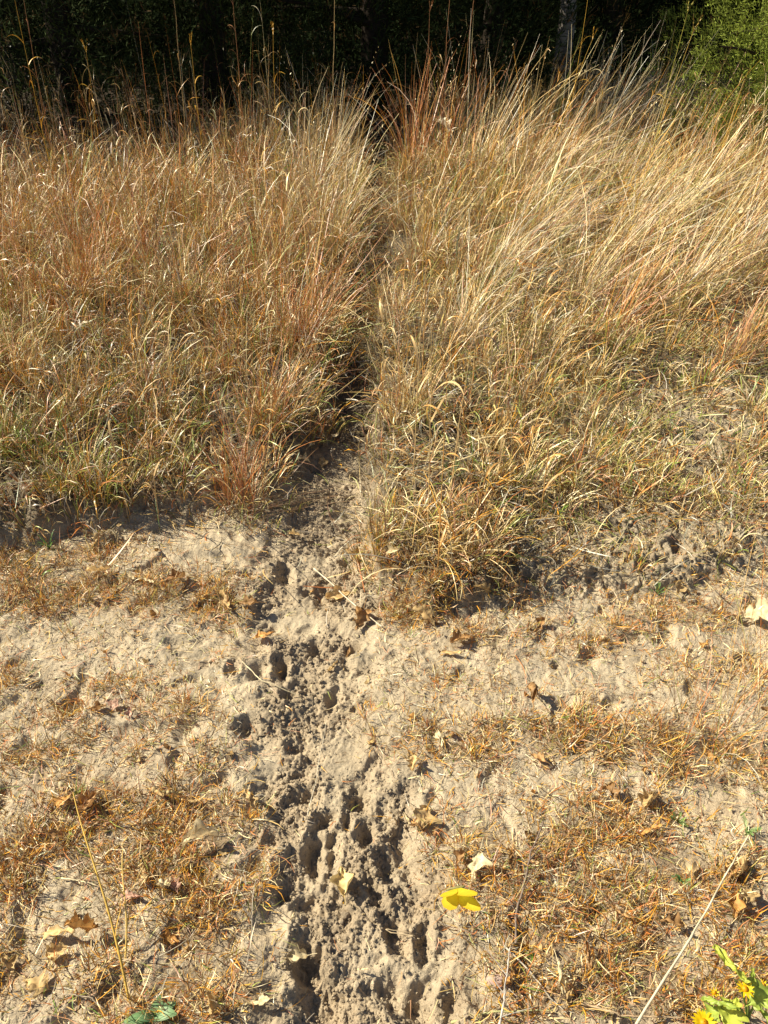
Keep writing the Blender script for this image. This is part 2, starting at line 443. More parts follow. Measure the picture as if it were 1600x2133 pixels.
# ------------------------------------------------------------------ standing grass, in tufts
def field():
    parts = []
    n = 8600
    x, y = scatter(n, 1.9, 11.0, 1.35)
    px, py = proj(x, y)
    d = bil(GD, px, py); h = bil(GH, px, py)
    z, ch, hu, tr = land(x, y)
    yb = np.interp(px, BX, BY); eg = np.exp(-((py - yb + 30) / 32) ** 2) * np.where(px < 600, 1, np.where(px > 1000, .55, 0)) * (.4 + 1.2 * np.clip(.5 + perlin(x * 6, y * 6, 203), 0, 1))
    d = np.maximum(d, eg * 1.1); h = np.maximum(h, eg * .10)
    d = d * (1 - smooth(.25, .85, tr) * np.where(py < 760, .72, 1)) * (.08 + 1.5 * np.clip(.5 + 1.2 * perlin(x * 2.6, y * 2.6, 200) + .5 * perlin(x * 7, y * 7, 202), 0, 1))
    keep = (rng.random(n) < d * 1.0)
    x, y, px, py, h, z = [a[keep] for a in (x, y, px, py, h, z)]
    nt_ = len(x)
    h = h * rng.uniform(.6, 1.3, nt_) * (1 - .55 * smooth(.4, .9, tr[keep])) * (1 + .45 * perlin(x * 2.2, y * 2.2, 201))
    W = weights(px, py) * rng.uniform(.1, 1.9, (nt_, len(PAL))) ** 2.4
    leanx = smooth(850, 1200, px) * smooth(900, 500, py) * .42 + .06
    print('tufts', nt_)
    for far in (0, 1):
        m = (y > 5.5) if far else (y <= 5.5)
        k = 30 if far else 34
        idx = np.repeat(np.where(m)[0], k); N = len(idx)
        r = .012 + .05 * rng.random(N) ** .7 * (1 + far * .3); a = rng.uniform(0, 2 * math.pi, N)
        bx, by = x[idx] + r * np.cos(a), y[idx] + r * np.sin(a)
        P = np.stack([bx, by, z[idx] - .006], 1)
        L = h[idx] * np.where(rng.random(N) < .35, rng.uniform(.75, 1.15, N), rng.uniform(.25, .8, N)) + .02
        tilt = np.abs(rng.normal(.12, .22, N)) + r * 3
        # lean: combine outward azimuth with prevailing lean
        lx = np.sin(tilt) * np.cos(a) + leanx[idx]; ly = np.sin(tilt) * np.sin(a) - .04
        az = np.arctan2(ly, lx); tilt = np.minimum(np.hypot(lx, ly), 1.2)
        bend = rng.gamma(1.6, .62, N) * np.where(rng.random(N) < .3, 2.0, 1)
        Wd = (.0016 + rng.gamma(1.2, .0010, N)).clip(0, .006) * (1.45 if far else 1.0)
        C = pick(W[idx], N)
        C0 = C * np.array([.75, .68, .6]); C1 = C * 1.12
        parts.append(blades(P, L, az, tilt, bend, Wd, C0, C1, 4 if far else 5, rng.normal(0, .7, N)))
    # taller stems with curled leaves standing out of the mass
    n = 3200
    x, y = scatter(n, 2.3, 8.2, 1.3); px, py = proj(x, y); z, ch, hu, tr = land(x, y)
    d = bil(GD, px, py) * (1 - smooth(.05, .4, tr)) * np.where(py > 950, .35, 1)
    d = np.maximum(d, .75 * smooth(300, 345, py) * (py < 520) * (1 - tr))
    keep = (rng.random(n) < d) & (bil(GH, px, py) > .12)
    x, y, z, px, py = [a[keep] for a in (x, y, z, px, py)]; N = len(x)
    h = bil(GH, px, py) * rng.uniform(.8, 1.75, N) * np.where(rng.random(N) < .12, 1.4, 1) * (1 + .45 * smooth(5, 6.3, y) * rng.random(N))
    ln = smooth(850, 1200, px) * smooth(900, 500, py) * .45
    az = np.where(rng.random(N) < ln * 2, rng.normal(.2, .3, N), rng.uniform(0, 6.28, N)); ti = np.abs(rng.normal(.05, .08, N)) + ln * rng.random(N)
    C = pick(weights(px, py) * np.array([1, 1, 1, 1.4, .4, 3, .8, .6, .2]), N)
    wd = .0015 + .0002 * y
    P = np.stack([x, y, z - .01], 1); bd = rng.uniform(0, .35, N)
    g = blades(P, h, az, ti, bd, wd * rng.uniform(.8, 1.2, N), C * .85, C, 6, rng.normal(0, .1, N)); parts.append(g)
    mid = g[0].reshape(N, 7, 2, 3).mean(2)
    for k in range(3):
        t = rng.integers(1, 6, N); Q = mid[np.arange(N), t]
        C2 = (C * .5 + pick([2, 2.6, .6, .4, .6, 1.2, .8, .7, .02], N) * .5) * rng.uniform(.6, 1.1, (N, 1))
        parts.append(blades(Q, rng.uniform(.05, .15, N) * (1 + .05 * y), rng.uniform(0, 6.28, N), rng.uniform(.2, .7, N), rng.normal(1.7, 1.1, N), .0022 + rng.gamma(1.3, .0014, N).clip(0, .005), C2, C2 * 1.1, 7, rng.normal(0, .8, N)))
    V, F, C = merge(parts)
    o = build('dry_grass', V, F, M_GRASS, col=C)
    tag(o, 'dense mass of dry tan and reddish grass covering the bank', 'grass', kind='stuff')
field()

# ------------------------------------------------------------------ matted thatch lying between the tufts
def thatch():
    n = 85000
    x, y = scatter(n, 1.85, 9.5, 1.2)
    px, py = proj(x, y); z, ch, hu, tr = land(x, y)
    d = np.maximum(bil(GD, px, py), .25 * smooth(1330, 1180, py)) * (1 - .7 * smooth(.2, .9, tr)) * np.where(px < 700, .6, 1) * np.where(py > 1130, np.where(px < 740, .22, .7), 1)
    keep = rng.random(n) < d
    x, y, px, py, z = [a[keep] for a in (x, y, px, py, z)]; N = len(x)
    L = rng.uniform(.03, .16, N); az = rng.uniform(0, 2 * math.pi, N)
    h = bil(GH, px, py)
    P = np.stack([x, y, z + rng.uniform(0, 1, N) ** 2 * (.01 + .35 * h)], 1)
    W = weights(px, py); W[:, 6] += 1.0; W[:, 7] += 1; W[:, 1] += .8
    C = pick(W, N) * rng.uniform(.45, 1.05, (N, 1))
    V, F, C = blades(P, L, az, rng.uniform(.8, 1.6, N), rng.uniform(-.2, .9, N), rng.uniform(.0014, .0040, N) * (1 + .05 * y), C, C, 4, rng.normal(0, .9, N))
    tag(build('grass_thatch', V, F, M_GRASS, col=C), 'matted grey and tan thatch lying under the standing grass', 'grass thatch', kind='stuff')
thatch()

# ------------------------------------------------------------------ short rusty turf on the sand
def turf():
    parts = []
    n = 60000
    x, y = scatter(n, .5, 2.7, 1.6); px, py = proj(x, y); z, ch, hu, tr = land(x, y)
    nz = np.clip(.5 + 1.5 * perlin(x * 7, y * 7, 210) + 1.4 * perlin(x * 26, y * 26, 211), .03, 2.2)
    d = turf_d(px, py) * nz * (1 - .97 * smooth(.25, .75, tr)) * (1 - smooth(.05, .5, ch) * .8)
    keep = rng.random(n) < d * .95
    x, y, px, py, d = [a[keep] for a in (x, y, px, py, d)]; T = len(x); print('turf tufts', T)
    k = 8; idx = np.repeat(np.arange(T), k); N = len(idx)
    a = rng.uniform(0, 2 * math.pi, N); r = rng.random(N) * .018
    bx, by = x[idx] + r * np.cos(a), y[idx] + r * np.sin(a)
    P = np.stack([bx, by, H(bx, by) - .002], 1)
    size = (.6 + .5 * rng.random(T) + .5 * np.clip(d, 0, 1))[idx]
    L = (.006 + rng.gamma(1.8, .0095, N)).clip(0, .06) * size
    tilt = rng.uniform(.0, 1.0, N) ** .6 * 1.5
    W = np.tile(np.array([2.2, 2.0, .6, 2.6, .8, 3.6, .4, 3.4, .2]), (T, 1)) * rng.uniform(.1, 2, (T, 9))
    C = pick(W[idx], N)
    parts.append(blades(P, L, a + rng.normal(0, .5, N), tilt, rng.normal(.3, .7, N), rng.uniform(.0008, .0024, N), C * .8, C * 1.05, 3, rng.normal(0, .9, N)))
    # lying straw bits
    n = 95000
    x, y = scatter(n, .5, 2.6, 1.6); px, py = proj(x, y); z, ch, hu, tr = land(x, y)
    d = (.22 + .5 * np.clip(turf_d(px, py), 0, 1.2)) * (1 - .88 * smooth(.2, .8, tr))
    keep = rng.random(n) < d * .55
    x, y, z = x[keep], y[keep], z[keep]; N = len(x)
    C = pick([2.5, 2.2, .8, .8, .4, 1.0, 1.8, 1.6, .05], N)
    P = np.stack([x, y, z + .0015 + rng.random(N) * .003], 1)
    L = rng.gamma(2.0, .010, N) + .006
    parts.append(blades(P, L, rng.uniform(0, 2 * math.pi, N), rng.uniform(1.3, 1.62, N), rng.normal(0, .15, N), rng.uniform(.0008, .0022, N), C, C, 3, rng.normal(0, .6, N), wpow=0))
    V, F, C = merge(parts)
    tag(build('short_turf', V, F, M_GRASS, col=C), 'sparse short rusty turf and straw bits growing over the sand', 'turf', kind='stuff')
turf()

# ------------------------------------------------------------------ soil crumbs kicked up along the track
def crumbs():
    t = (1 + 5 ** .5) / 2
    iv = np.array([(-1, t, 0), (1, t, 0), (-1, -t, 0), (1, -t, 0), (0, -1, t), (0, 1, t), (0, -1, -t), (0, 1, -t), (t, 0, -1), (t, 0, 1), (-t, 0, -1), (-t, 0, 1)]) / 1.9
    fc = np.array([(0, 11, 5), (0, 5, 1), (0, 1, 7), (0, 7, 10), (0, 10, 11), (1, 5, 9), (5, 11, 4), (11, 10, 2), (10, 7, 6), (7, 1, 8), (3, 9, 4), (3, 4, 2), (3, 2, 6), (3, 6, 8), (3, 8, 9), (4, 9, 5), (2, 4, 11), (6, 2, 10), (8, 6, 7), (9, 8, 1)])
    # one subdivision for rounder crumbs
    vs = [tuple(v) for v in iv]; cache = {}; nf = []
    def mid(a, b):
        k = (min(a, b), max(a, b))
        if k not in cache:
            m = (np.array(vs[a]) + np.array(vs[b])) / 2; m = m / np.linalg.norm(m); vs.append(tuple(m)); cache[k] = len(vs) - 1
        return cache[k]
    for a, b, c in fc:
        ab, bc, ca = mid(a, b), mid(b, c), mid(c, a); nf += [(a, ab, ca), (b, bc, ab), (c, ca, bc), (ab, bc, ca)]
    big = (np.array(vs), np.array(nf)); small = (iv, fc)
    n = 150000
    x, y = scatter(n, .5, 3.2, 1.5); z, ch, hu, tr = land(x, y)
    keep = rng.random(n) < np.clip(ch * .6 + .22 + .5 * perlin(x * 5, y * 5, 301), .04, 1)
    x, y, z, tr, ch = x[keep], y[keep], z[keep], tr[keep], ch[keep]; N = len(x)
    s = (.0010 + rng.gamma(1.0, .0013, N) * (.35 + .85 * np.clip(ch, 0, 1))).clip(0, .011)
    s = np.minimum(s, np.where(rng.random(N) < .08, .009, .0046))
    _, c0 = soil_col(x, y); parts = []
    for (iv, fc), m in ((big, s >= .0026), (small, s < .0026)):
        k = int(m.sum()); print('crumbs', k)
        V = iv[None] * s[m][:, None, None] * (1 + rng.uniform(-.34, .34, (k, len(iv), 1))) * rng.uniform(.6, 1.35, (k, 1, 3)) * np.array([1, 1, .8])
        V = V + np.stack([x[m], y[m], z[m] + s[m] * .3], 1)[:, None]
        F = (fc[None] + (np.arange(k) * len(iv))[:, None, None]).reshape(-1, 3)
        parts.append((V.reshape(-1, 3), F, np.repeat(c0[m] * rng.uniform(.75, 1.2, (k, 1)), len(iv), 0)))
    V, F, c = merge(parts)
    tag(build('soil_crumbs', V, F, M_GROUND, col=c, smooth_=False), 'loose crumbs of dug sandy soil along the hoof track', 'soil crumbs', kind='stuff')
crumbs()

# ------------------------------------------------------------------ leaf blade shape
LC = {'tan': (.62, .43, .20), 'pale': (.76, .62, .38), 'orange': (.60, .32, .10), 'brown': (.42, .24, .10), 'pink': (.55, .33, .24), 'yellow': (.66, .50, .24), 'white': (.70, .62, .47)}
def leaf_mesh(name, size, col, form, lobes=3, seed=0, parent=None):
    """curled lobed leaf, origin at its middle, size in metres (length)"""
    r = np.random.default_rng(seed)
    nu, nv = 19, 9
    u = np.linspace(0, 1, nu)[:, None]; v = np.linspace(-1, 1, nv)[None, :]
    wid = np.sin(np.pi * u ** .85) ** .7 * (.36 + .13 * np.cos(u * lobes * 2 * math.pi + r.uniform(0, 1)) + .05 * np.cos(u * lobes * 5 * math.pi + 1)) + .02
    asym = 1 + .22 * r.normal() * np.sin(u * 9 + r.uniform(0, 6)) * np.sign(v)
    X = (u - .5) + .10 * np.abs(v) * (1 if lobes > 2 else .3); Yc = v * wid * asym
    cup = {'flat': .35, 'curled': 1.5, 'folded': 2.3, 'rolled': 4.2}[form]
    th = cup * v * (.7 + .5 * np.sin(u * 3 + r.uniform(0, 6)))
    rad = wid / max(cup, .1)
    Yn = np.where(cup > 0, rad * np.sin(th), Yc) * asym; Zn = rad * (1 - np.cos(th))
    if form == 'folded': Yn = Yc * .55; Zn = np.abs(v) * wid * .85
    ph = r.uniform(0, 6, 4)
    bendL = r.uniform(-1.6, 1.9)
    Zn = Zn + bendL * .35 * (u - .5) ** 2 * 1.0 + .035 * np.sin(u * 13 + ph[0] + v * 3) + .03 * np.sin(v * 7 + ph[1] + u * 6) + .02 * np.sin(u * 27 + v * 9 + ph[2])
    tw = r.uniform(-.9, .9) * (u - .5)
    Y2 = Yn * np.cos(tw) - Zn * np.sin(tw); Z2 = Yn * np.sin(tw) + Zn * np.cos(tw)
    V = np.stack([X + 0 * v, Y2, Z2], -1).reshape(-1, 3) * size
    i = np.arange(nu * nv).reshape(nu, nv)
    F = np.stack([i[:-1, :-1], i[1:, :-1], i[1:, 1:], i[:-1, 1:]], -1).reshape(-1, 4)
    c = np.array(col)
    vein = np.exp(-(np.abs(v) / .09) ** 2) + .5 * np.clip(np.cos((u * 8 + np.abs(v) * 1.5) * 2 * math.pi) - .75, 0, 1) * 4 * (np.abs(v) < .8)
    edge = smooth(.7, 1, np.abs(v) + 0 * u)
    blot = np.clip(np.sin(u * 7 + ph[3]) * np.sin(v * 4 + ph[1]), 0, 1)
    C = c[None, None] * (1 + .18 * vein[..., None] - .25 * edge[..., None] - .22 * blot[..., None])
    return V, F, C.reshape(-1, 3)

def rotm(rx, ry, rz):
    from mathutils import Euler
    return np.array(Euler((rx, ry, rz)).to_matrix())

# px, py, length px, colour, form, place label, lift above ground
LEAVES = [
 (884, 1292, 62, 'tan', 'folded', 'upright folded tan leaf casting a shadow on bare sand below the grassy hump', .012),
 (965, 1330, 58, 'brown', 'curled', 'brown crumpled leaf leaning in turf right of the folded upright leaf', .012),
 (942, 1362, 48, 'tan', 'curled', 'small tan leaf just below the brown crumpled leaf under the grassy hump', .004),
 (706, 1238, 60, 'tan', 'curled', 'tattered tan leaf at the upper end of the straight stick in the track', .014),
 (752, 1292, 64, 'brown', 'curled', 'reddish brown leaf at the lower end of the straight stick', .008),
 (548, 1330, 52, 'orange', 'curled', 'torn orange leaf on the left rim of the track', .006),
 (470, 1258, 62, 'tan', 'curled', 'crinkled tan leaf, left one of a pair at the right end of the turf band', .01),
 (515, 1256, 54, 'brown', 'curled', 'crinkled brown leaf touching the right end of the turf band', .01),
 (362, 1212, 60, 'brown', 'curled', 'brown curled leaf in the middle of the rusty turf band', .014),
 (213, 1188, 66, 'tan', 'curled', 'tall crinkled tan leaf standing in the turf below the left bank', .022),
 (268, 1200, 32, 'pale', 'curled', 'small pale leaf right of the tall crinkled leaf in the turf band', .01),
 (308, 1210, 36, 'pale', 'flat', 'pale flat leaf between two brown curled leaves of the turf band', .008),
 (200, 1136, 48, 'tan', 'flat', 'flat tan leaf lying in shade at the foot of the left bank', .005),
 (236, 1110, 26, 'pale', 'folded', 'tiny pale folded leaf against the left bank', .01),
 (360, 1092, 30, 'tan', 'curled', 'small tan leaf under the bank edge left of the red grass clump', .01),
 (612, 1115, 30, 'tan', 'folded', 'small tan leaf at the left rim of the track beside the bank', .008),
 (738, 1162, 46, 'tan', 'curled', 'tan curled leaf on the right rim of the track beside the hump', .008),
 (692, 1392, 34, 'tan', 'curled', 'small tan leaf below the middle of the churned track', .005),
 (726, 1352, 44, 'brown', 'curled', 'dark brown leaf on the right side of the churned track', .008),
 (238, 1468, 34, 'pink', 'flat', 'round pinkish leaf on the sand far left', .006),
 (270, 1486, 30, 'pink', 'curled', 'pinkish ragged leaf right of the round pinkish leaf', .006),
 (205, 1474, 34, 'brown', 'curled', 'dark brown leaf left of the round pinkish leaf', .006),
 (652, 950, 36, 'pale', 'curled', 'pale leaf, highest of the little heap where the track enters the grass', .02),
 (635, 968, 34, 'pale', 'folded', 'pale folded leaf, left of the little heap where the track enters the grass', .012),
 (672, 968, 36, 'tan', 'curled', 'tan leaf, right of the little heap where the track enters the grass', .012),
 (606, 984, 28, 'orange', 'rolled', 'small orange rolled leaf left of the pale heap at the grass edge', .01),
 (324, 1652, 52, 'tan', 'rolled', 'tan rolled leaf, left of two standing side by side in the left turf', .014),
 (352, 1652, 40, 'yellow', 'rolled', 'yellowish rolled leaf, right of two standing side by side in the left turf', .014),
 (182, 1676, 60, 'brown', 'curled', 'brown leaf beside the green weed on the left', .01),
 (130, 1672, 44, 'orange', 'flat', 'orange flat leaf left of the green weed', .006),
 (420, 1742, 84, 'pale', 'folded', 'large pale sunlit leaf standing upright in the dark turf left of the track', .03),
 (300, 1818, 60, 'tan', 'flat', 'tan half shaded leaf left of the pale cupped leaf', .006),
 (336, 1842, 52, 'pale', 'curled', 'pale cupped leaf below the large upright leaf', .012),
 (366, 1848, 44, 'pink', 'curled', 'pinkish curled leaf touching the pale cupped leaf', .01),
 (270, 1868, 54, 'pink', 'flat', 'flat pinkish leaf with a long shadow beside the golden stalks', .005),
 (308, 1712, 46, 'pale', 'flat', 'pale flat leaf above the shaded turf left of the upright leaf', .006),
 (520, 1664, 70, 'tan', 'flat', 'long flat tan leaf pointing at the track from the left turf', .006),
 (400, 1668, 46, 'tan', 'curled', 'tan curled leaf above the large upright pale leaf', .008),
 (112, 1740, 50, 'brown', 'curled', 'dark brown leaf deep in the turf left of the golden stalks', .008),
 (714, 1838, 80, 'yellow', 'curled', 'big yellowish torn leaf lying on the churned soil of the track', .014),
 (124, 1948, 84, 'tan', 'flat', 'large tan lobed leaf on the sand at lower left', .01),
 (172, 1940, 76, 'orange', 'folded', 'orange brown lobed leaf propped beside the large tan leaf', .022),
 (118, 1986, 58, 'tan', 'curled', 'tan leaf touching the lower edge of the large tan lobed leaf', .006),
 (80, 2052, 60, 'tan', 'flat', 'dull tan leaf below the lobed pair at lower left', .006),
 (18, 2012, 52, 'tan', 'curled', 'tan leaf cut by the left frame edge near the bottom', .008),
 (352, 1954, 44, 'orange', 'curled', 'small orange leaf in turf right of the golden stalks', .01),
 (612, 1994, 66, 'pale', 'curled', 'pale torn leaf on the rim of the deepest left hoof print', .012),
 (756, 2020, 28, 'pale', 'rolled', 'tiny pale rolled leaf standing in the lower track', .01),
 (540, 2086, 58, 'pale', 'curled', 'pale curled leaf at the bottom left of the track', .012),
 (436, 2096, 54, 'tan', 'folded', 'tan folded leaf right of the green weed at the bottom edge', .012),
 (992, 1806, 74, 'pale', 'flat', 'large pale angular leaf above the yellow butterfly', .014),
 (958, 1790, 48, 'brown', 'curled', 'brown leaf touching the left of the large pale angular leaf', .006),
 (884, 1702, 62, 'tan', 'flat', 'tan leaf, right of the heap at the right rim of the track', .012),
 (846, 1704, 40, 'pale', 'rolled', 'pale rolled leaf, left of the heap at the right rim of the track', .01),
 (868, 1722, 46, 'brown', 'curled', 'brown leaf, lowest of the heap at the right rim of the track', .006),
 (1064, 1792, 62, 'brown', 'curled', 'brown crinkled leaf against the dark upright twig', .01),
 (1352, 1732, 54, 'orange', 'curled', 'orange leaf in the turf left of the small green weeds', .008),
 (1270, 1652, 50, 'brown', 'curled', 'brown leaf in turf near the right, above the cupped leaf', .008),
 (1350, 1668, 58, 'tan', 'curled', 'tan cupped leaf with a dark hollow at right', .01),
 (1446, 1814, 46, 'pale', 'folded', 'small pale folded leaf left of the thin leaning stick', .012),
 (1540, 1812, 62, 'tan', 'curled', 'tan curled leaf just right of the thin leaning stick', .01),
 (1518, 1826, 42, 'brown', 'curled', 'brown leaf under the thin leaning stick', .004),
 (1562, 1862, 72, 'tan', 'flat', 'large tan leaf near the right frame edge', .014),
 (1534, 1888, 58, 'orange', 'curled', 'orange leaf below the large tan leaf near the right edge', .01),
 (1592, 1956, 50, 'tan', 'flat', 'tan leaf cut by the right frame edge above the yellow flowers', .01),
 (1168, 2040, 72, 'pale', 'rolled', 'long pale rolled leaf in the turf between twig and leaning stick', .016),
 (1188, 2066, 60, 'tan', 'flat', 'flat tan leaf at the foot of the long pale rolled leaf', .008),
 (1102, 1870, 44, 'pale', 'curled', 'small pale leaf right of the twig at butterfly height', .008),
 (1062, 1924, 40, 'orange', 'curled', 'small orange leaf at the lower end of the dark twig', .008),
 (1226, 1990, 60, 'brown', 'flat', 'broad brown leaf above the long pale rolled leaf', .01),
 (1060, 2040, 44, 'orange', 'curled', 'orange brown leaf beside the smooth pinkish stone', .008),
 (1292, 1900, 46, 'brown', 'curled', 'brown leaf left of the grey stone', .008),
 (1396, 1926, 60, 'brown', 'curled', 'dark brown leaf against the left of the leaning stick', .01),
 (1352, 1912, 36, 'tan', 'flat', 'small tan leaf under the grey stone', .006),
 (1026, 1352, 28, 'pale', 'folded', 'tiny pale leaf on sand right of the crumpled brown leaf', .006),
 (1124, 1304, 50, 'brown', 'curled', 'brown leaf left of the smooth bare sand mound', .008),
 (1258, 1338, 34, 'brown', 'rolled', 'small brown rolled leaf on sand under the right bank', .008),
 (1570, 1284, 88, 'pale', 'flat', 'big pale lobed leaf resting on turf at the right edge', .02),
 (1534, 1296, 38, 'tan', 'folded', 'small tan leaf left of the big pale lobed leaf', .01),
 (1590, 1140, 48, 'white', 'flat', 'whitish leaf at the right edge on the straw', .02),
 (1480, 1140, 62, 'pale', 'curled', 'pale crumpled leaf on straw right of the dark hollow', .02),
 (1412, 1226, 44, 'tan', 'curled', 'tan leaf just below the dark hollow', .01),
 (1468, 1342, 34, 'orange', 'curled', 'small orange leaf on bare sand left of the tall thin grass', .006),
 (1380, 624, 66, 'pale', 'curled', 'pale leaf caught in the matted grass at upper right', .16),
 (1405, 930, 52, 'pale', 'flat', 'pale flat leaf on flattened straw at right', .03),
 (1342, 968, 38, 'tan', 'curled', 'small tan leaf left below the pale flat leaf on the straw', .02),
 (1170, 902, 50, 'tan', 'curled', 'tan leaf in short grass right of the broad bladed stalks', .05),
 (926, 262, 46, 'white', 'folded', 'whitish leaf caught high in the far grass right of the path', .42),
 (1170, 398, 40, 'pale', 'curled', 'pale leaf stuck in the far grass among grey leaning stems', .30),
 (1546, 440, 40, 'pale', 'curled', 'pale leaf in the tall grass near the right edge', .30),
 (1572, 232, 34, 'brown', 'folded', 'dark leaf on a stem top in front of the green cedar', .55),
 (820, 1152, 44, 'pale', 'folded', 'pale folded leaf on the lower left flank of the grassy hump', .03),
 (834, 1216, 32, 'yellow', 'folded', 'small yellowish leaf at the foot of the grassy hump', .02),
 (1106, 1458, 80, 'brown', 'rolled', 'long dark strip of leaf curving on bare sand', .008),
 (916, 1540, 58, 'pale', 'flat', 'pale flat leaf pressed on the sand right of the track', .004),
 (862, 1586, 42, 'tan', 'curled', 'tan leaf at the lower edge of the turf patch right of the track', .006),
 (1122, 1582, 40, 'brown', 'curled', 'brown leaf under the orange fallen stem', .006),
 (1008, 1196, 44, 'tan', 'curled', 'tan leaf in the shade under the broad blades of the hump', .03),
 (735, 742, 30, 'pale', 'curled', 'pale leaf on the path between the grass walls', .02),
 (750, 770, 32, 'tan', 'flat', 'tan flat leaf on the path just below the pale one', .015),
]
def put_leaves():
    for k, (px, py, lp, cn, form, lab, lift) in enumerate(LEAVES):
        if py > 1130 and not 560 < px < 800: lift += .004
        x, y, z = hit(px, py, lift)
        dist = math.sqrt(x * x + y * y + (CAM_H - z) ** 2)
        depth = y * math.cos(PITCH) + (CAM_H - z - lift) * math.sin(PITCH)
        size = lp * depth / FPX * .92
        r = np.random.default_rng(500 + k)
        V, F, C = leaf_mesh('leaf', size, LC[cn], form, r.integers(2, 5), 900 + k)
        up = form == 'folded' or lift > .02
        Rm = rotm(r.uniform(-.5, .5) + (.7 if up else 0), r.uniform(-.4, .4) - (.5 if up else 0), r.uniform(0, 6.28))
        V = V @ Rm.T
        if y < 3: V[:, 2] -= V[:, 2].min() - .0 if lift < .03 else 0
        o = build('fallen_leaf', V, F, M_LEAF, col=C * r.uniform(.9, 1.1), loc=(x, y, z + (lift if lift >= .03 else lift * .6)))
        tag(o, lab, 'leaf', 'fallen leaves on sand and grass')
        b = V.reshape(19, 9, 3)[0, 4]; d = b - V.reshape(19, 9, 3)[2, 4]; d = d / (np.linalg.norm(d) + 1e-9)
        pts = [b - d * .002, b + d * size * .18 + np.array([0, 0, .001]), b + d * size * .34 + np.array([0, 0, -.001])]
        v, f, c = tube(pts, [size * .016, size * .012, size * .014], 5, np.array(LC[cn]) * .7)
        build('petiole', v, f, M_STALK, o, c)
put_leaves()

def leaf_bits():
    parts = []
    n = 3600
    x, y = scatter(n, .5, 7.0, 1.0); px, py = proj(x, y); z, ch, hu, tr = land(x, y)
    d = (.12 + .55 * np.clip(turf_d(px, py), 0, 1)) * (1 - .8 * smooth(.2, .8, tr))
    d = np.where(py < 1000, .35, d)
    keep = rng.random(n) < d
    cols = ['tan', 'pale', 'pale', 'brown', 'orange', 'tan', 'tan']
    protos = [leaf_mesh('b', 1, (1, 1, 1), f, 2, 40 + i) for i, f in enumerate(['curled', 'flat', 'rolled', 'curled', 'folded'])]
    for i in np.where(keep)[0]:
        V, F, C = protos[random.randrange(5)]
        # keep only a torn piece of the blade
        a = random.randrange(0, 8); b = a + random.randrange(4, 9)
        sel = np.arange(19 * 9).reshape(19, 9)[a:b + 1, random.choice([0, 2]):random.choice([7, 9])]
        vv = V[sel.ravel()]; cc = C[sel.ravel()]
        q = np.arange(sel.size).reshape(sel.shape)
        f = np.stack([q[:-1, :-1], q[1:, :-1], q[1:, 1:], q[:-1, 1:]], -1).reshape(-1, 4)
        s = random.uniform(.012, .038) * (1 + .12 * y[i])
        vv = (vv - vv.mean(0)) @ rotm(random.uniform(-.8, .8), random.uniform(-.8, .8), random.uniform(0, 6.28)).T * s
        up = float(bil(GH, px[i:i + 1], py[i:i + 1])[0]) * random.random() * .6 if py[i] < 1150 else 0
        vv = vv + np.array([x[i], y[i], z[i] + .2 * s + up])
        parts.append((vv, f, cc * np.array(LC[random.choice(cols)]) * random.uniform(.7, 1.1)))
    V, F, C = merge(parts)
    tag(build('leaf_litter', V, F, M_LEAF, col=C), 'torn scraps of dead leaf scattered through turf and grass', 'leaf litter', kind='stuff')
leaf_bits()

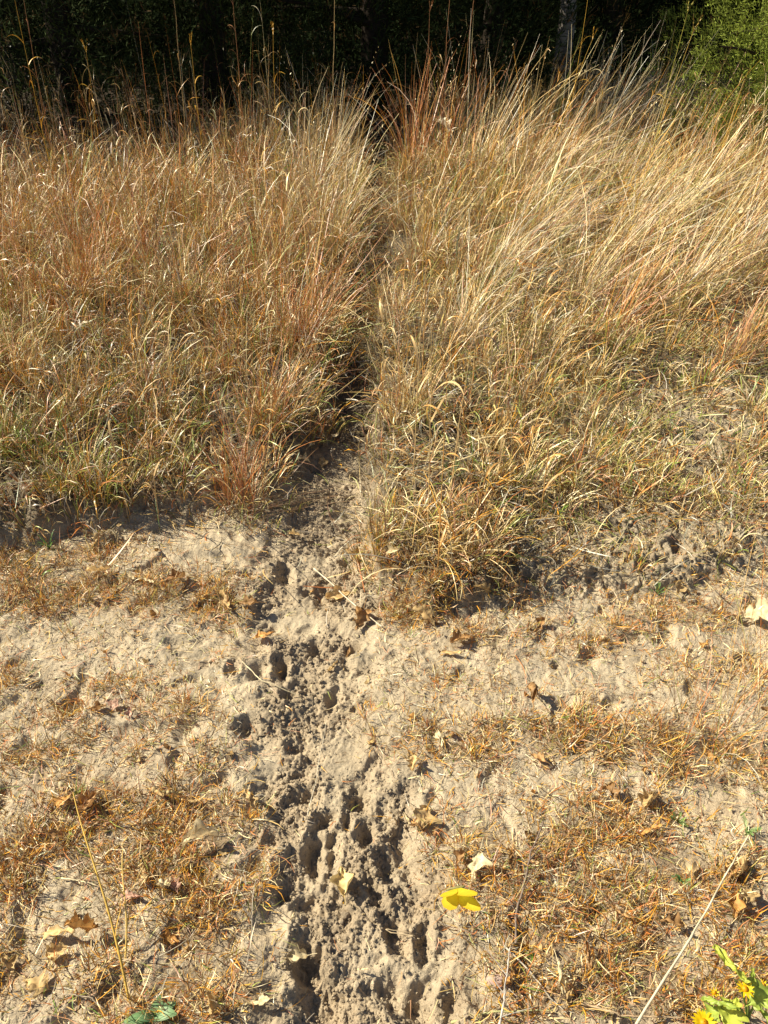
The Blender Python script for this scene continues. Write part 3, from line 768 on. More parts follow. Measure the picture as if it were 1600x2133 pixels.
# ------------------------------------------------------------------ grass clumps that stand out
def clump(px, py, h, lean, az, pal, n, wmm, label, spread=.05, bend=.5, heads=True, name='grass_clump', tiltsd=.16):
    x, y, z = hit(px, py)
    e = bpy.data.objects.new(name, None); e.location = (x, y, z); link(e)
    tag(e, label, 'grass clump', 'grass clumps rising from the dry grass')
    n = int(n * .8); wmm *= 1.0; N = n; tiltsd *= 1.7; spread *= 1.8
    a = rng.uniform(0, 6.283, N); r = spread * rng.random(N) ** .6
    P = np.stack([r * np.cos(a), r * np.sin(a), np.full(N, -.01)], 1)
    L = h * np.where(rng.random(N) < .3, rng.uniform(.25, .7, N), rng.uniform(.6, 1.15, N))
    lx = lean * math.cos(az) + rng.normal(0, tiltsd, N) + r * np.cos(a) * 1.2; ly = lean * math.sin(az) + rng.normal(0, tiltsd, N) + r * np.sin(a) * 1.2
    A = np.arctan2(ly, lx); T = np.hypot(lx, ly)
    C = pick(pal, N)
    bd = np.abs(rng.normal(bend, bend * .9, N)) * np.where(rng.random(N) < .15, 2.2, 1)
    wf = wmm * .001 * rng.uniform(.6, 1.3, N)
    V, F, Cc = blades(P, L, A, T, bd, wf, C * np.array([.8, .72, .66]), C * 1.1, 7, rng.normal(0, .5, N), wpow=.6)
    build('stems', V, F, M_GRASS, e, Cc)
    # basal leaf tuft
    N2 = n
    a = rng.uniform(0, 6.283, N2)
    P2 = np.stack([spread * rng.random(N2) * np.cos(a), spread * rng.random(N2) * np.sin(a), np.full(N2, -.01)], 1)
    C2 = pick([3, 2, 1, .6, 1.2, .4, 1, 1, .1], N2)
    V, F, Cc = blades(P2, h * rng.uniform(.2, .55, N2), a, rng.uniform(.1, .7, N2), rng.uniform(.3, 2.2, N2), wf.mean() * 1.2 * rng.uniform(.7, 1.4, N2), C2 * .8, C2, 5, rng.normal(0, .5, N2))
    build('basal_leaves', V, F, M_GRASS, e, Cc)
    if heads:
        tips = blades(P, L, A, T, bd, wf, C, C, 7, np.zeros(N), np.zeros(N), .6)[0].reshape(N, 8, 2, 3).mean(2)
        k = 8
        for i in rng.choice(N, k, replace=False):
            seg = tips[i]
            m = 9; t0 = rng.uniform(.55, .75, 1)[0]
            tt = np.linspace(t0, 1, m) * 7
            q = np.stack([np.interp(tt, np.arange(8), seg[:, j]) for j in range(3)], 1)
            cc = np.tile(BUFF * rng.uniform(.8, 1.2), (m, 1))
            az2 = rng.uniform(0, 6.283, m)
            V, F, Cc = blades(q, np.full(m, .012 + .006 * rng.random()), az2, rng.uniform(.2, .9, m), np.full(m, .3), np.full(m, .0022 + .0003 * y), cc, cc, 2)
            build('seed_head', V, F, M_GRASS, e, Cc)
    return e

P_RED = [.8, .4, 2.2, 2.6, .1, .9, .3, .6, .02]; P_PALE = [2, 3, .5, .1, .1, .2, 2.6, .2, .02]; P_TAN = [3, 1.5, 1.2, .6, .3, .8, .6, .4, .05]
P_GOLD = [2, 1, .2, .5, .5, 3, .1, .2, .1]; P_GREY = [1, 2, .7, .1, .1, .0, 4, .3, .02]
CL = [
 (500, 1030, .42, .06, 0.6, P_RED, 150, 2.0, 'brick red grass clump at the bank edge left of the track'),
 (620, 735, .68, .24, 0.3, P_RED, 230, 2.2, 'rust coloured grass clump leaning right beside the path'),
 (680, 545, .92, .15, 0.1, P_PALE, 190, 2.6, 'tall pale feathery grass clump left of the path'),
 (560, 560, .85, .08, 1.0, P_TAN, 120, 2.4, 'straight tan grass clump left of the tall pale feathery one'),
 (640, 440, .85, .16, .2, P_PALE, 140, 3.0, 'pale grass clump behind the tall feathery one near the path'),
 (480, 440, .66, .08, 1.5, P_TAN, 120, 3.0, 'tan grass clump before the dark wood at upper left centre'),
 (380, 450, .60, .05, 2.5, P_GOLD, 90, 3.0, 'golden orange grass clump at upper left'),
 (270, 470, .58, .05, 1.0, P_TAN, 110, 3.0, 'tan grass clump with bare tips left of the golden orange clump'),
 (140, 510, .55, .07, 2.0, P_GOLD, 90, 3.0, 'orange and tan grass clump below the far left stalks'),
 (40, 560, .52, .10, 2.6, P_RED, 110, 2.8, 'reddish grass clump at the far left edge'),
 (200, 640, .60, .05, 1.0, P_RED, 110, 2.2, 'low reddish grass clump in the left field'),
 (60, 820, .48, .08, .5, P_TAN, 100, 2.2, 'tan grass clump low at the left edge'),
 (330, 860, .42, .05, 1.0, P_TAN, 80, 2.0, 'thin tan clump in the sparse grass above the left bank'),
 (400, 640, .62, .05, .6, P_TAN, 110, 2.2, 'tan grass clump in the middle of the left field'),
 (695, 370, .90, .08, .2, P_PALE, 110, 3.2, 'pale grass clump at the far left corner of the path'),
 (862, 380, .95, .04, 1.2, P_RED, 130, 3.2, 'reddish upright grass clump right of the far path'),
 (930, 390, .95, .10, .4, P_RED, 110, 3.2, 'reddish brown clump between the path and the pale leaning grass'),
 (985, 400, 1.12, .34, .15, P_PALE, 150, 3.2, 'long pale clump leaning right against the dark wood'),
 (1090, 400, .9, .18, .5, P_GOLD, 100, 3.2, 'golden grass clump behind the pale leaning grass'),
 (1150, 380, 1.05, .50, .1, P_GREY, 120, 3.2, 'grey strawy clump bent right in the middle distance'),
 (1230, 340, 1.05, .30, .3, P_PALE, 120, 3.4, 'pale tall clump before the grey tree trunk'),
 (1340, 320, 1.0, .18, .8, P_GREY, 110, 3.4, 'grey stemmed clump left of the green cedar'),
 (1470, 400, .85, .12, .5, P_TAN, 110, 3.2, 'tan grass clump below the green cedar'),
 (1570, 420, .85, .2, .4, P_TAN, 110, 3.2, 'tan grass clump at the upper right edge'),
 (1030, 600, .85, .62, .2, P_GREY, 140, 2.4, 'silvery clump arching right in the middle of the grass'),
 (1130, 520, .98, .68, .25, P_GREY, 150, 2.6, 'silvery clump bent low to the right under the wood'),
 (960, 720, .78, .46, .45, P_PALE, 120, 2.0, 'pale fine clump leaning right above the broad bladed stalks'),
 (1300, 540, .95, .62, .35, P_GREY, 140, 2.6, 'grey bent clump right of the middle'),
 (1420, 620, .9, .58, .45, P_PALE, 120, 2.4, 'pale bent clump reaching to the right edge'),
 (1550, 560, .85, .5, .5, P_GREY, 120, 2.6, 'grey bent clump at the right edge'),
 (1280, 700, .6, .35, .3, P_RED, 110, 2.2, 'reddish clump in the matted grass at right'),
 (1520, 760, .45, .4, .6, P_RED, 100, 2.0, 'low reddish clump near the right edge'),
 (1060, 840, .45, .2, .8, P_TAN, 100, 1.8, 'tan clump behind the broad bladed stalks'),
 (1200, 640, .85, .62, .35, P_PALE, 130, 2.2, 'pale clump swept right in the middle right of the grass'),
 (1080, 440, .95, .5, .25, P_PALE, 130, 2.6, 'pale clump swept right in front of the golden clump'),
 (1400, 470, .95, .6, .35, P_PALE, 120, 2.6, 'pale clump swept right below the dead leaf shrub'),
 (560, 900, .5, .12, .5, P_RED, 110, 1.8, 'red brown clump above the brick red one beside the track'),
 (300, 580, .7, .05, 1.0, P_RED, 110, 2.2, 'reddish clump in the upper middle of the left field'),
 (820, 680, .5, .22, 2.9, P_TAN, 90, 2.0, 'tan clump spilling left over the path below the dark hollow'),
 (835, 480, .6, .20, 2.9, P_TAN, 90, 2.2, 'tan clump spilling left over the path above the dark hollow'),
 (880, 560, .7, .10, .6, P_TAN, 120, 2.4, 'tan clump right of the dark gap in the path'),
 (860, 860, .5, .06, 1.5, P_TAN, 110, 1.8, 'tan clump on the right edge of the path'),
]
for c in CL:
    px, py, h, lean, az, pal, n, wmm, lab = c
    clump(px, py, h, lean, az, pal, n, wmm, lab, bend=.75 if lean > .4 else .35)
clump(1468, 1545, .50, .30, .75, [2.5, 2, 1, .8, .2, 1.6, .4, .3, .02], 46, 1.3, 'thin orange and pale grass clump standing on the sand at the right edge', spread=.07, bend=.35)
clump(1590, 1500, .46, .25, 1.2, [2.5, 2, 1, .8, .2, 1.2, .4, .3, .02], 34, 1.3, 'airy pale grass clump cut by the right edge above the sand', spread=.06, bend=.35)
clump(915, 1165, .30, .08, 1.0, [4, 2.5, .5, .3, .1, 1.5, .4, .2, .02], 90, 2.6, 'bushy straw coloured clump at the foot of the grassy hump', spread=.06, bend=1.1, heads=False, tiltsd=.3)
clump(1000, 1110, .26, .1, .2, [4, 2.5, .5, .3, .1, 1.5, .4, .2, .02], 80, 2.6, 'bushy straw clump right of the first one on the hump', spread=.06, bend=1.1, heads=False, tiltsd=.3)
clump(680, 1262, .07, .1, 1.2, [2, 1, .5, 2, .2, 2, .2, 1, .02], 40, 1.2, 'tiny orange grass clump by the straight stick in the track', spread=.02, bend=.5, heads=False, tiltsd=.4)

# ------------------------------------------------------------------ single stalks with leaves
def stalk(px, py, h, lean, az, nl, col, label, head=True, ll=.16, lw=.007, name='dry_stalk', kind='stalk'):
    x, y, z = hit(px, py)
    e = bpy.data.objects.new(name, None); e.location = (x, y, z); link(e)
    tag(e, label, kind, 'single grass stalks')
    m = 12; t = np.linspace(0, 1, m)
    ang = lean * (.4 + t); az_ = az
    step = h / (m - 1)
    pts = np.zeros((m, 3)); pts[0, 2] = -.01
    wob = rng.normal(0, .03, m)
    for i in range(1, m):
        pts[i] = pts[i - 1] + step * np.array([math.sin(ang[i] + wob[i]) * math.cos(az_), math.sin(ang[i] + wob[i]) * math.sin(az_), math.cos(ang[i])])
    rr = (.0014 + .00012 * y) * (1.2 - .7 * t)
    V, F, C = tube(pts, rr, 5, np.array(col)[None] * (1.05 - .3 * t[:, None]))
    build('stem', V, F, M_STALK, e, C)
    for k in range(nl):
        tt = .12 + .72 * (k + rng.uniform(0, .6)) / max(nl, 1)
        p = np.array([np.interp(tt, t, pts[:, j]) for j in range(3)])
        a = rng.uniform(0, 6.283)
        lc = np.array(col)[None] * rng.uniform(.85, 1.25) * np.array([[1.05, 1.0, .95]])
        V, F, C = blades(p[None], np.array([ll * rng.uniform(.6, 1.3)]), np.array([a]), np.array([rng.uniform(.25, .6)]), np.array([rng.uniform(1.3, 2.9)]),
                         np.array([lw * rng.uniform(.7, 1.1)]), lc, lc * 1.1, 9, np.array([rng.normal(0, .6)]), np.array([rng.uniform(-.6, .6)]))
        build('leaf', V, F, M_GRASS, e, C)
    if head:
        q = pts[-3:]; ps = []
        for j in range(3):
            a = rng.uniform(0, 6.283)
            n_ = 8
            base = pts[-1] + np.array([math.cos(a), math.sin(a), 0]) * .001
            d = np.array([math.cos(a) * .35 + math.sin(lean) * math.cos(az), math.sin(a) * .35, 1.0]); d /= np.linalg.norm(d)
            P = base + d * np.linspace(0, .07, n_)[:, None]
            cc = np.tile(np.array(col) * .9, (n_, 1))
            ps.append(blades(P, np.full(n_, .014), rng.uniform(0, 6.28, n_), rng.uniform(.1, .6, n_), np.full(n_, .2), np.full(n_, .0025 + .0003 * y), cc, cc, 2))
        V, F, C = merge(ps)
        build('seed_head', V, F, M_GRASS, e, C)
    return e

OR = (.56, .31, .10); ST = (.60, .42, .20); GO = (.66, .38, .05); RD = (.38, .18, .08); YG = (.62, .50, .06)
ST_L = [
 (912, 1190, .62, .05, 1.5, 6, OR, 'tallest orange stalk with drooping broad leaves at the front of the hump'),
 (890, 1130, .70, .04, 2.0, 6, ST, 'tall straw stalk with arching leaves just behind the tallest orange one'),
 (935, 1090, .66, .08, .5, 6, ST, 'straw stalk leaning right with looped leaves on the hump'),
 (1125, 1085, .34, .05, 1.6, 4, OR, 'lone orange stalk with one wide arching leaf right of the hump'),
 (985, 1130, .42, .15, .2, 5, OR, 'short orange stalk with drooping leaves right side of the hump'),
 (860, 1010, .60, .05, 1.0, 5, ST, 'straw stalk with curled leaves above the track side of the hump'),
 (1030, 1020, .50, .22, .6, 4, ST, 'thin straw stalk slanting right over the short grass'),
 (1080, 1000, .55, .35, .5, 4, OR, 'orange stalk slanting far right over the short grass'),
 (800, 880, .55, .06, 1.8, 5, ST, 'straw stalk with hooked leaves on the right rim of the path'),
 (880, 800, .70, .03, 1.5, 5, OR, 'upright orange stalk in the grass right of the path'),
 (980, 850, .60, .05, 1.2, 5, ST, 'straw stalk with curled leaves in the grass above the hump'),
 (1120, 760, .50, .05, 1.5, 4, OR, 'orange stalk with arched leaves in the matted grass'),
 (560, 1000, .36, .30, 2.4, 3, OR, 'short orange stalk bent left by the red clump'),
 (270, 1090, .40, .06, 1.6, 3, ST, 'pale stalk with white looped leaves at the left bank'),
 (330, 1080, .38, .10, 1.0, 3, ST, 'pale stalk with a hooked leaf right of the looped one at the left bank'),
 (120, 420, 1.35, .04, 1.6, 6, GO, 'tall golden stalk with curled tip before the dark wood at far left'),
 (135, 460, 1.45, .05, 1.2, 5, RD, 'tall reddish stalk beside the far left golden one'),
 (225, 410, .95, .05, 1.2, 4, GO, 'golden stalk right of the tall far left pair'),
 (520, 400, 1.55, .02, 1.5, 7, RD, 'tallest reddish stalk rising against the dark wood left of centre'),
 (400, 400, 1.25, .05, 1.0, 3, ST, 'thin grey stalk against the dark wood left of the tallest reddish one'),
 (435, 430, 1.00, .05, 1.6, 5, GO, 'short golden stalk before the wood at left centre'),
 (580, 400, 1.05, .05, .6, 4, GO, 'golden stalk right of the tallest reddish stalk'),
 (695, 390, 1.50, .05, .8, 3, ST, 'thin forked grey stalk above the pale feathery clump'),
 (910, 370, 1.55, .06, .4, 3, RD, 'reddish stalk rising to the top of the picture right of the path'),
 (885, 380, 1.15, .02, 1.5, 3, RD, 'reddish stalk with a stiff seed head right of the far path'),
 (950, 370, 1.50, .08, .5, 3, RD, 'brown stalk right of the one reaching the top of the picture'),
 (1170, 360, 1.35, .06, .8, 4, GO, 'golden stalk with curled leaf tips before the wood'),
 (1290, 560, 1.25, .16, .3, 5, (.55, .36, .07), 'yellow orange stalk rising left of the grey trunk'),
 (1130, 420, 1.10, .25, .4, 5, GO, 'amber stalk curving right in the far grass'),
 (1345, 380, 1.2, .1, .6, 5, (.50, .42, .08), 'yellow green stalk below the grey tree trunk'),
 (878, 660, .58, .02, 1.5, 4, GO, 'bright gold stalk in the grass right of the dark path gap'),
]
for s_ in ST_L:
    px, py, h, lean, az, nl, col, lab = s_
    near = py > 700
    stalk(px, py, h, lean, az, nl, col, lab, head=True, ll=.14 if near else .15, lw=.0080 if near else .007)

# ------------------------------------------------------------------ fallen stems, sticks and twigs
def stick(pp, rad, col, label, name='straw', cat='straw', lifts=None, twigs=0, wob=.003, group='fallen stems and sticks'):
    pts = []
    for i, (px, py) in enumerate(pp):
        lf = lifts[i] if lifts else .008
        x, y, z = hit(px, py, lf); pts.append((x, y, z + lf))
    pts = np.array(pts); o0 = pts[0].copy(); pts -= o0
    t = np.linspace(0, 1, len(pts)); m = 26; tt = np.linspace(0, 1, m)
    q = np.stack([np.interp(tt, t, pts[:, j]) for j in range(3)], 1)
    for _ in range(3): q[1:-1] = (q[:-2] + q[1:-1] * 2 + q[2:]) / 4
    q += np.cumsum(rng.normal(0, wob * .3, (m, 3)), 0) * np.sin(tt * math.pi)[:, None]
    lum = 1 + .25 * np.sin(tt * 31 + rng.random() * 6)[:, None] * rng.uniform(.2, 1, (m, 1))
    rr = rad * (1.1 - .45 * tt) * (1 + .25 * (np.sin(tt * 40) > .93))
    V, F, C = tube(q, rr, 7, np.array(col)[None] * lum)
    if twigs:
        e = bpy.data.objects.new(name, None); e.location = o0; link(e); tag(e, label, cat, group)
        build('stem', V, F, M_STALK, e, C)
        for k in range(twigs):
            i = int(m * (.15 + .75 * k / twigs)); a = rng.uniform(-1.2, 1.2)
            d = q[min(i + 1, m - 1)] - q[i]; d /= np.linalg.norm(d)
            d = np.array([d[0] * math.cos(a) - d[1] * math.sin(a), d[0] * math.sin(a) + d[1] * math.cos(a), .2])
            l_ = rng.uniform(.02, .07); tw = q[i] + d * np.linspace(0, l_, 5)[:, None] + np.cumsum(rng.normal(0, .001, (5, 3)), 0)
            tw[0] = q[i]
            v, f, c = tube(tw, np.linspace(rad * .6, rad * .25, 5), 5, np.array(col) * .9)
            build('twig', v, f, M_STALK, e, c)
        return e
    o = build(name, V, F, M_STALK, None, C, loc=o0)
    tag(o, label, cat, group)
    return o
stick([(1316, 2150), (1430, 1960), (1500, 1830), (1560, 1740)], .0022, (.66, .55, .38), 'long thin pale stick leaning up to the right from the bottom edge', 'leaning_stick', 'stick', [.03, .06, .05, .02], 0)
stick([(1075, 1965), (1078, 1870), (1100, 1780), (1132, 1712)], .0024, (.20, .145, .11), 'dark brown branched twig upright between leaves and butterfly', 'twig_branch', 'twig', [.01, .02, .02, .01], 7, .006)
stick([(1040, 2140), (1052, 2060), (1062, 1975)], .0019, (.46, .41, .36), 'grey weathered twig below the dark branched twig', 'twig_branch', 'twig', [.03, .03, .01], 3)
stick([(654, 1184), (720, 1238), (795, 1305)], .0024, (.66, .55, .40), 'straight pale stick lying across the track', 'fallen_stick', 'stick', [.02, .02, .012])
stick([(505, 1378), (545, 1420), (622, 1450)], .0015, (.62, .52, .33), 'curved pale stem on sand left of the track')
stick([(1290, 1508), (1240, 1550), (1180, 1592)], .0020, (.62, .36, .14), 'orange fallen stem pointing down left in the right turf')
stick([(400, 1833), (430, 1842), (468, 1866)], .0018, (.60, .45, .22), 'short tan stem beside the pale cupped leaf')
stick([(35, 1845), (95, 1833)], .0016, (.62, .52, .33), 'pale stem, left of two in line on the left sand')
stick([(128, 1829), (205, 1846)], .0016, (.62, .52, .33), 'pale stem, right of two in line on the left sand')
stick([(1240, 1580), (1340, 1530), (1390, 1500)], .0014, (.60, .40, .18), 'tan stem crossing the rusty turf at right')
stick([(860, 1950), (800, 1935), (870, 1944)], .001, (.55, .42, .26), 'short bent straw at the right rim of the lower track')
stick([(1030, 1600), (1105, 1655), (1150, 1672)], .0012, (.60, .50, .32), 'pale straw curving over the sand right of centre')
stick([(1050, 1970), (1130, 2050), (1180, 2110)], .0015, (.44, .38, .30), 'grey stem slanting down right from the weathered twig')
stick([(640, 1700), (655, 1620), (680, 1500)], .0008, (.62, .55, .42), 'hair thin pale stem over the middle of the track')
stick([(1210, 2090), (1290, 2110), (1420, 2120)], .0018, (.46, .33, .20), 'brown stem lying along the bottom edge at right')
stick([(940, 2130), (1020, 2110), (1150, 2105)], .0022, (.42, .40, .18), 'olive stem lying along the bottom edge by the track')
stick([(215, 2100), (180, 2080), (120, 2070)], .0013, (.45, .36, .26), 'grey brown stem near the bottom left')
stick([(560, 1050), (500, 1052), (440, 1062)], .0013, (.60, .48, .30), 'pale stem under the red clump at the bank foot')
for k in range(26):
    a = random.uniform(430, 560); b = 1040 + random.uniform(-6, 22); L_ = random.uniform(120, 230)
    stick([(a, b + random.uniform(0, 22)), (a + L_ * .5, b - random.uniform(4, 14)), (a + L_, b - random.uniform(10, 34))], .0011, (.50 * random.uniform(.8, 1.2), .36, .22),
          'brown straw in the flattened bundle lying across the path mouth', lifts=[.012 + .012 * random.random()] * 3, group='straws in the flattened bundle')
# the golden stalks that stand at lower left
def rising(p0, p1, h, rad, col, label):
    x0, y0, z0 = hit(*p0)
    # end point: on the view ray of p1, at height h
    dx, dy, dz = ray(*p1); t = (h - CAM_H) / dz
    p = np.array([[x0, y0, z0 - .01], [dx * t, dy * t, h]]); tt = np.linspace(0, 1, 12)[:, None]
    q = p[0] * (1 - tt) + p[1] * tt; q[:, 2] += .02 * np.sin(tt[:, 0] * math.pi); q[:, 0] += .006 * np.sin(tt[:, 0] * 5)
    e = bpy.data.objects.new('golden_stalk', None); e.location = p[0]; link(e); tag(e, label, 'stalk', 'single grass stalks')
    V, F, C = tube(q - p[0], rad * (1.2 - .7 * tt[:, 0]), 6, np.array(col)[None] * (.9 + .2 * tt)); build('stem', V, F, M_STALK, e, C)
    lc = np.array([col]) * 1.1
    for a in (1.2, 2.6):
        V, F, C = blades((q[3 if a < 2 else 6] - p[0])[None], np.array([.06]), np.array([a]), np.array([.4]), np.array([.6]), np.array([.003]), lc, lc, 6); build('leaf', V, F, M_GRASS, e, C)
rising((268, 2085), (158, 1650), .16, .0022, (.60, .38, .08), 'long golden stalk leaning left out of the dark hollow at lower left')
rising((258, 2010), (262, 1770), .09, .0018, (.62, .42, .12), 'shorter golden stalk standing right of the long leaning one')
rising((505, 2040), (540, 1830), .14, .0010, (.60, .50, .38), 'hair thin pale stalk between turf and track at lower left')

# ------------------------------------------------------------------ stones
def stone(px, py, s, col, label):
    x, y, z = hit(px, py)
    nu, nv = 14, 9
    r = np.random.default_rng(int(px)); V = []
    for i in range(nv):
        f = math.pi * i / (nv - 1)
        for j in range(nu):
            t = 2 * math.pi * j / nu
            d = np.array([math.sin(f) * math.cos(t), math.sin(f) * math.sin(t), math.cos(f)])
            k = 1 + .10 * math.sin(3 * d[0] + px) + .08 * math.sin(4 * d[1] + 2 * d[2])
            V.append(d * k * np.array([1, .72, .38]) * s)
    F = [[i * nu + j, i * nu + (j + 1) % nu, (i + 1) * nu + (j + 1) % nu, (i + 1) * nu + j] for i in range(nv - 1) for j in range(nu)]
    o = build('stone', np.array(V), np.array(F), M_BARK, None, np.tile(np.array(col), (len(V), 1)), loc=(x, y, z - s * .05))
    tag(o, label, 'stone')
stone(1036, 2042, .020, (.42, .30, .25), 'smooth pinkish stone half buried near the bottom, right of the track')
stone(1352, 1898, .016, (.24, .21, .19), 'small dark grey stone in the turf left of the leaning stick')

# ------------------------------------------------------------------ green weeds
def weed(px, py, n, ll, lw, label, up=.5, col=(.20, .30, .06), feathery=False, name='green_weed'):
    x, y, z = hit(px, py)
    e = bpy.data.objects.new(name, None); e.location = (x, y, z); link(e); tag(e, label, 'weed', 'small green weeds')
    ps = []
    a = rng.uniform(0, 6.28, n)
    c = np.array(col)[None] * rng.uniform(.7, 1.4, (n, 1))
    Vst = tube([(0, 0, -.01), (0, 0, .012)], .0015, 5, np.array(col) * .7); build('stem', *Vst[:2], M_STALK, e, Vst[2])
    if not feathery:
        for k in range(n):
            V, F, C = blades(np.array([[0, 0, .002]]), np.array([ll * rng.uniform(.6, 1.1)]), a[k:k + 1], np.array([rng.uniform(up, up + .7)]), np.array([rng.uniform(.2, .9)]), np.array([lw]), c[k:k + 1], c[k:k + 1] * 1.1, 7, roll=np.zeros(1))
            build('leaf', V, F, M_GREEN, e, C)
    else:
        for k in range(n):
            parts = []
            th = rng.uniform(up, up + .6); d = np.array([math.sin(th) * math.cos(a[k]), math.sin(th) * math.sin(a[k]), math.cos(th)])
            L = ll * rng.uniform(.6, 1.1); m = 12
            q = d * np.linspace(0, L, m)[:, None]
            parts.append(blades(np.zeros((1, 3)), np.array([L]), a[k:k + 1], np.array([th]), np.zeros(1), np.array([.001]), c[k:k + 1], c[k:k + 1], 4))
            for sgn in (-1, 1):
                parts.append(blades(q[1:], L * .32 * np.sin(np.linspace(.5, 2.9, m - 1)), np.full(m - 1, a[k] + sgn * .9), np.full(m - 1, th), rng.normal(0, .2, m - 1), np.full(m - 1, .0014), np.repeat(c[k:k + 1], m - 1, 0), np.repeat(c[k:k + 1], m - 1, 0) * 1.2, 2))
            V, F, C = merge(parts); build('frond', V, F, M_GREEN, e, C)
weed(322, 2118, 7, .055, .024, 'broad leaved blue green weed at the bottom edge left of the track', .7, (.22, .36, .16), name='broad_leaf_weed')
weed(160, 1655, 9, .045, .0025, 'grassy green weed between two brown leaves on the left', .3, (.20, .26, .05))
weed(1412, 1712, 8, .035, .004, 'feathery green weed right of centre in the lower turf', .5, (.22, .32, .10), True)
weed(1555, 1730, 8, .035, .004, 'feathery green weed at the tip of the leaning stick', .5, (.20, .32, .10), True)
weed(1418, 1838, 6, .022, .004, 'tiny green weed left of the leaning stick', .5, (.16, .32, .10), True)
weed(1110, 1992, 6, .025, .003, 'tiny green weed by the weathered twig', .4, (.18, .28, .05))
weed(940, 1000, 9, .08, .005, 'feathery green weed in the hump among the straw stalks', .2, (.20, .30, .10), True)
weed(240, 1010, 7, .07, .005, 'bright green weed in the dark gap above the left bank', .2, (.14, .34, .05))
weed(90, 1095, 7, .07, .006, 'green weed left at the foot of the bank', .2, (.14, .26, .07))
weed(1160, 1075, 9, .08, .005, 'green weed right of the orange stalk on the hump', .3, (.16, .32, .05))
weed(690, 1072, 5, .02, .003, 'tiny green weed on the soil of the path mouth', .4, (.16, .26, .05))
weed(1280, 920, 12, .09, .005, 'green tussock weed in the short grass at right', .3, (.15, .22, .05))
weed(1370, 1235, 8, .04, .004, 'pale green weed on sand below the dark hollow', .4, (.22, .36, .10), True)
weed(1180, 1020, 6, .06, .004, 'green weed behind the lone orange stalk', .3, (.15, .26, .05))
weed(765, 318, 14, .2, .02, 'green weed growing where the path meets the wood', .4, (.14, .20, .05))
weed(870, 1120, 8, .06, .004, 'small green weed left of the bushy straw clump', .3, (.17, .26, .05))

# ------------------------------------------------------------------ yellow flowering plant at lower right
def flower_plant():
    x, y, z = hit(1560, 2120)
    e = bpy.data.objects.new('yellow_flower_plant', None); e.location = (x, y, z); link(e)
    tag(e, 'yellow flowering plant with lobed bright leaves in the lower right corner', 'plant')
    def P(px, py, h):
        dx, dy, dz = ray(px, py); t = (h - CAM_H) / dz
        return np.array([dx * t - x, dy * t - y, h - z])
    def stem(a, b, r=.0018):
        t = np.linspace(0, 1, 9)[:, None]; q = a * (1 - t) + b * t; q[:, 2] += .015 * np.sin(t[:, 0] * math.pi)
        v, f, c = tube(q, r * (1.2 - .5 * t[:, 0]), 6, (.22, .30, .07)); build('stem', v, f, M_GREEN, e, c)
    root = np.array([0, 0, -.01])
    def lobed(p, size, rot, tilt, col):
        V, F, C = leaf_mesh('l', size * 1.3, col, 'flat', 4, int(size * 9999) + int(abs(rot) * 10))
        V = V @ rotm(tilt[0], tilt[1], rot).T + p
        build('leaf', V, F, M_GREEN, e, C)
    def head(p, r, n, full):
        c = build('flower_head', *[np.array(q) for q in tube(p + np.array([[0, 0, -.006], [0, 0, 0], [0, 0, .003], [0, 0, .0045]]), [r * .25, r * .42, r * .36, r * .05], 10, (.75, .36, .01))[:2]], M_PETAL, e, np.tile(np.array([.80, .38, .01]), (40, 1)))
        a = np.linspace(0, 6.283, n, endpoint=False) + rng.normal(0, .06, n)
        pc = np.tile(np.array([[.85, .62, .01]]), (n, 1))
        V, F, C = blades(p + np.stack([np.cos(a), np.sin(a), 0 * a], 1) * r * .3, np.full(n, r) * rng.uniform(.8, 1.1, n), a, rng.uniform(1.0, 1.4, n), rng.uniform(-.2, .5, n), np.full(n, r * .34), pc, pc, 4, roll=np.zeros(n))
        build('petals', V, F, M_PETAL, c, C)
    tops = [(1530, 2040, .14), (1552, 2062, .13), (1465, 2128, .08), (1577, 2075, .12), (1510, 2085, .10), (1455, 2110, .06)]
    for t in tops: stem(root, P(*t))
    g1, g2 = (.56, .62, .10), (.40, .50, .09)
    lobed(P(1525, 2012, .15), .062, 1.9, (.3, .3), g1); lobed(P(1580, 2080, .13), .040, .4, (.1, -.3), g2)
    lobed(P(1505, 2090, .11), .045, 2.8, (.3, .2), g2); lobed(P(1522, 2110, .09), .050, .9, (-.2, .2), g1); lobed(P(1570, 2045, .12), .045, 1.2, (-.3, .4), g2)
    lobed(P(1490, 2110, .08), .035, 3.6, (.2, .3), g2); lobed(P(1590, 2110, .10), .045, 5.2, (.2, .1), g2)
    head(P(1552, 2060, .15), .013, 12, 1); head(P(1466, 2130, .09), .017, 22, 1); head(P(1488, 2068, .11), .008, 8, 1); head(P(1590, 2052, .13), .008, 8, 1)
flower_plant()

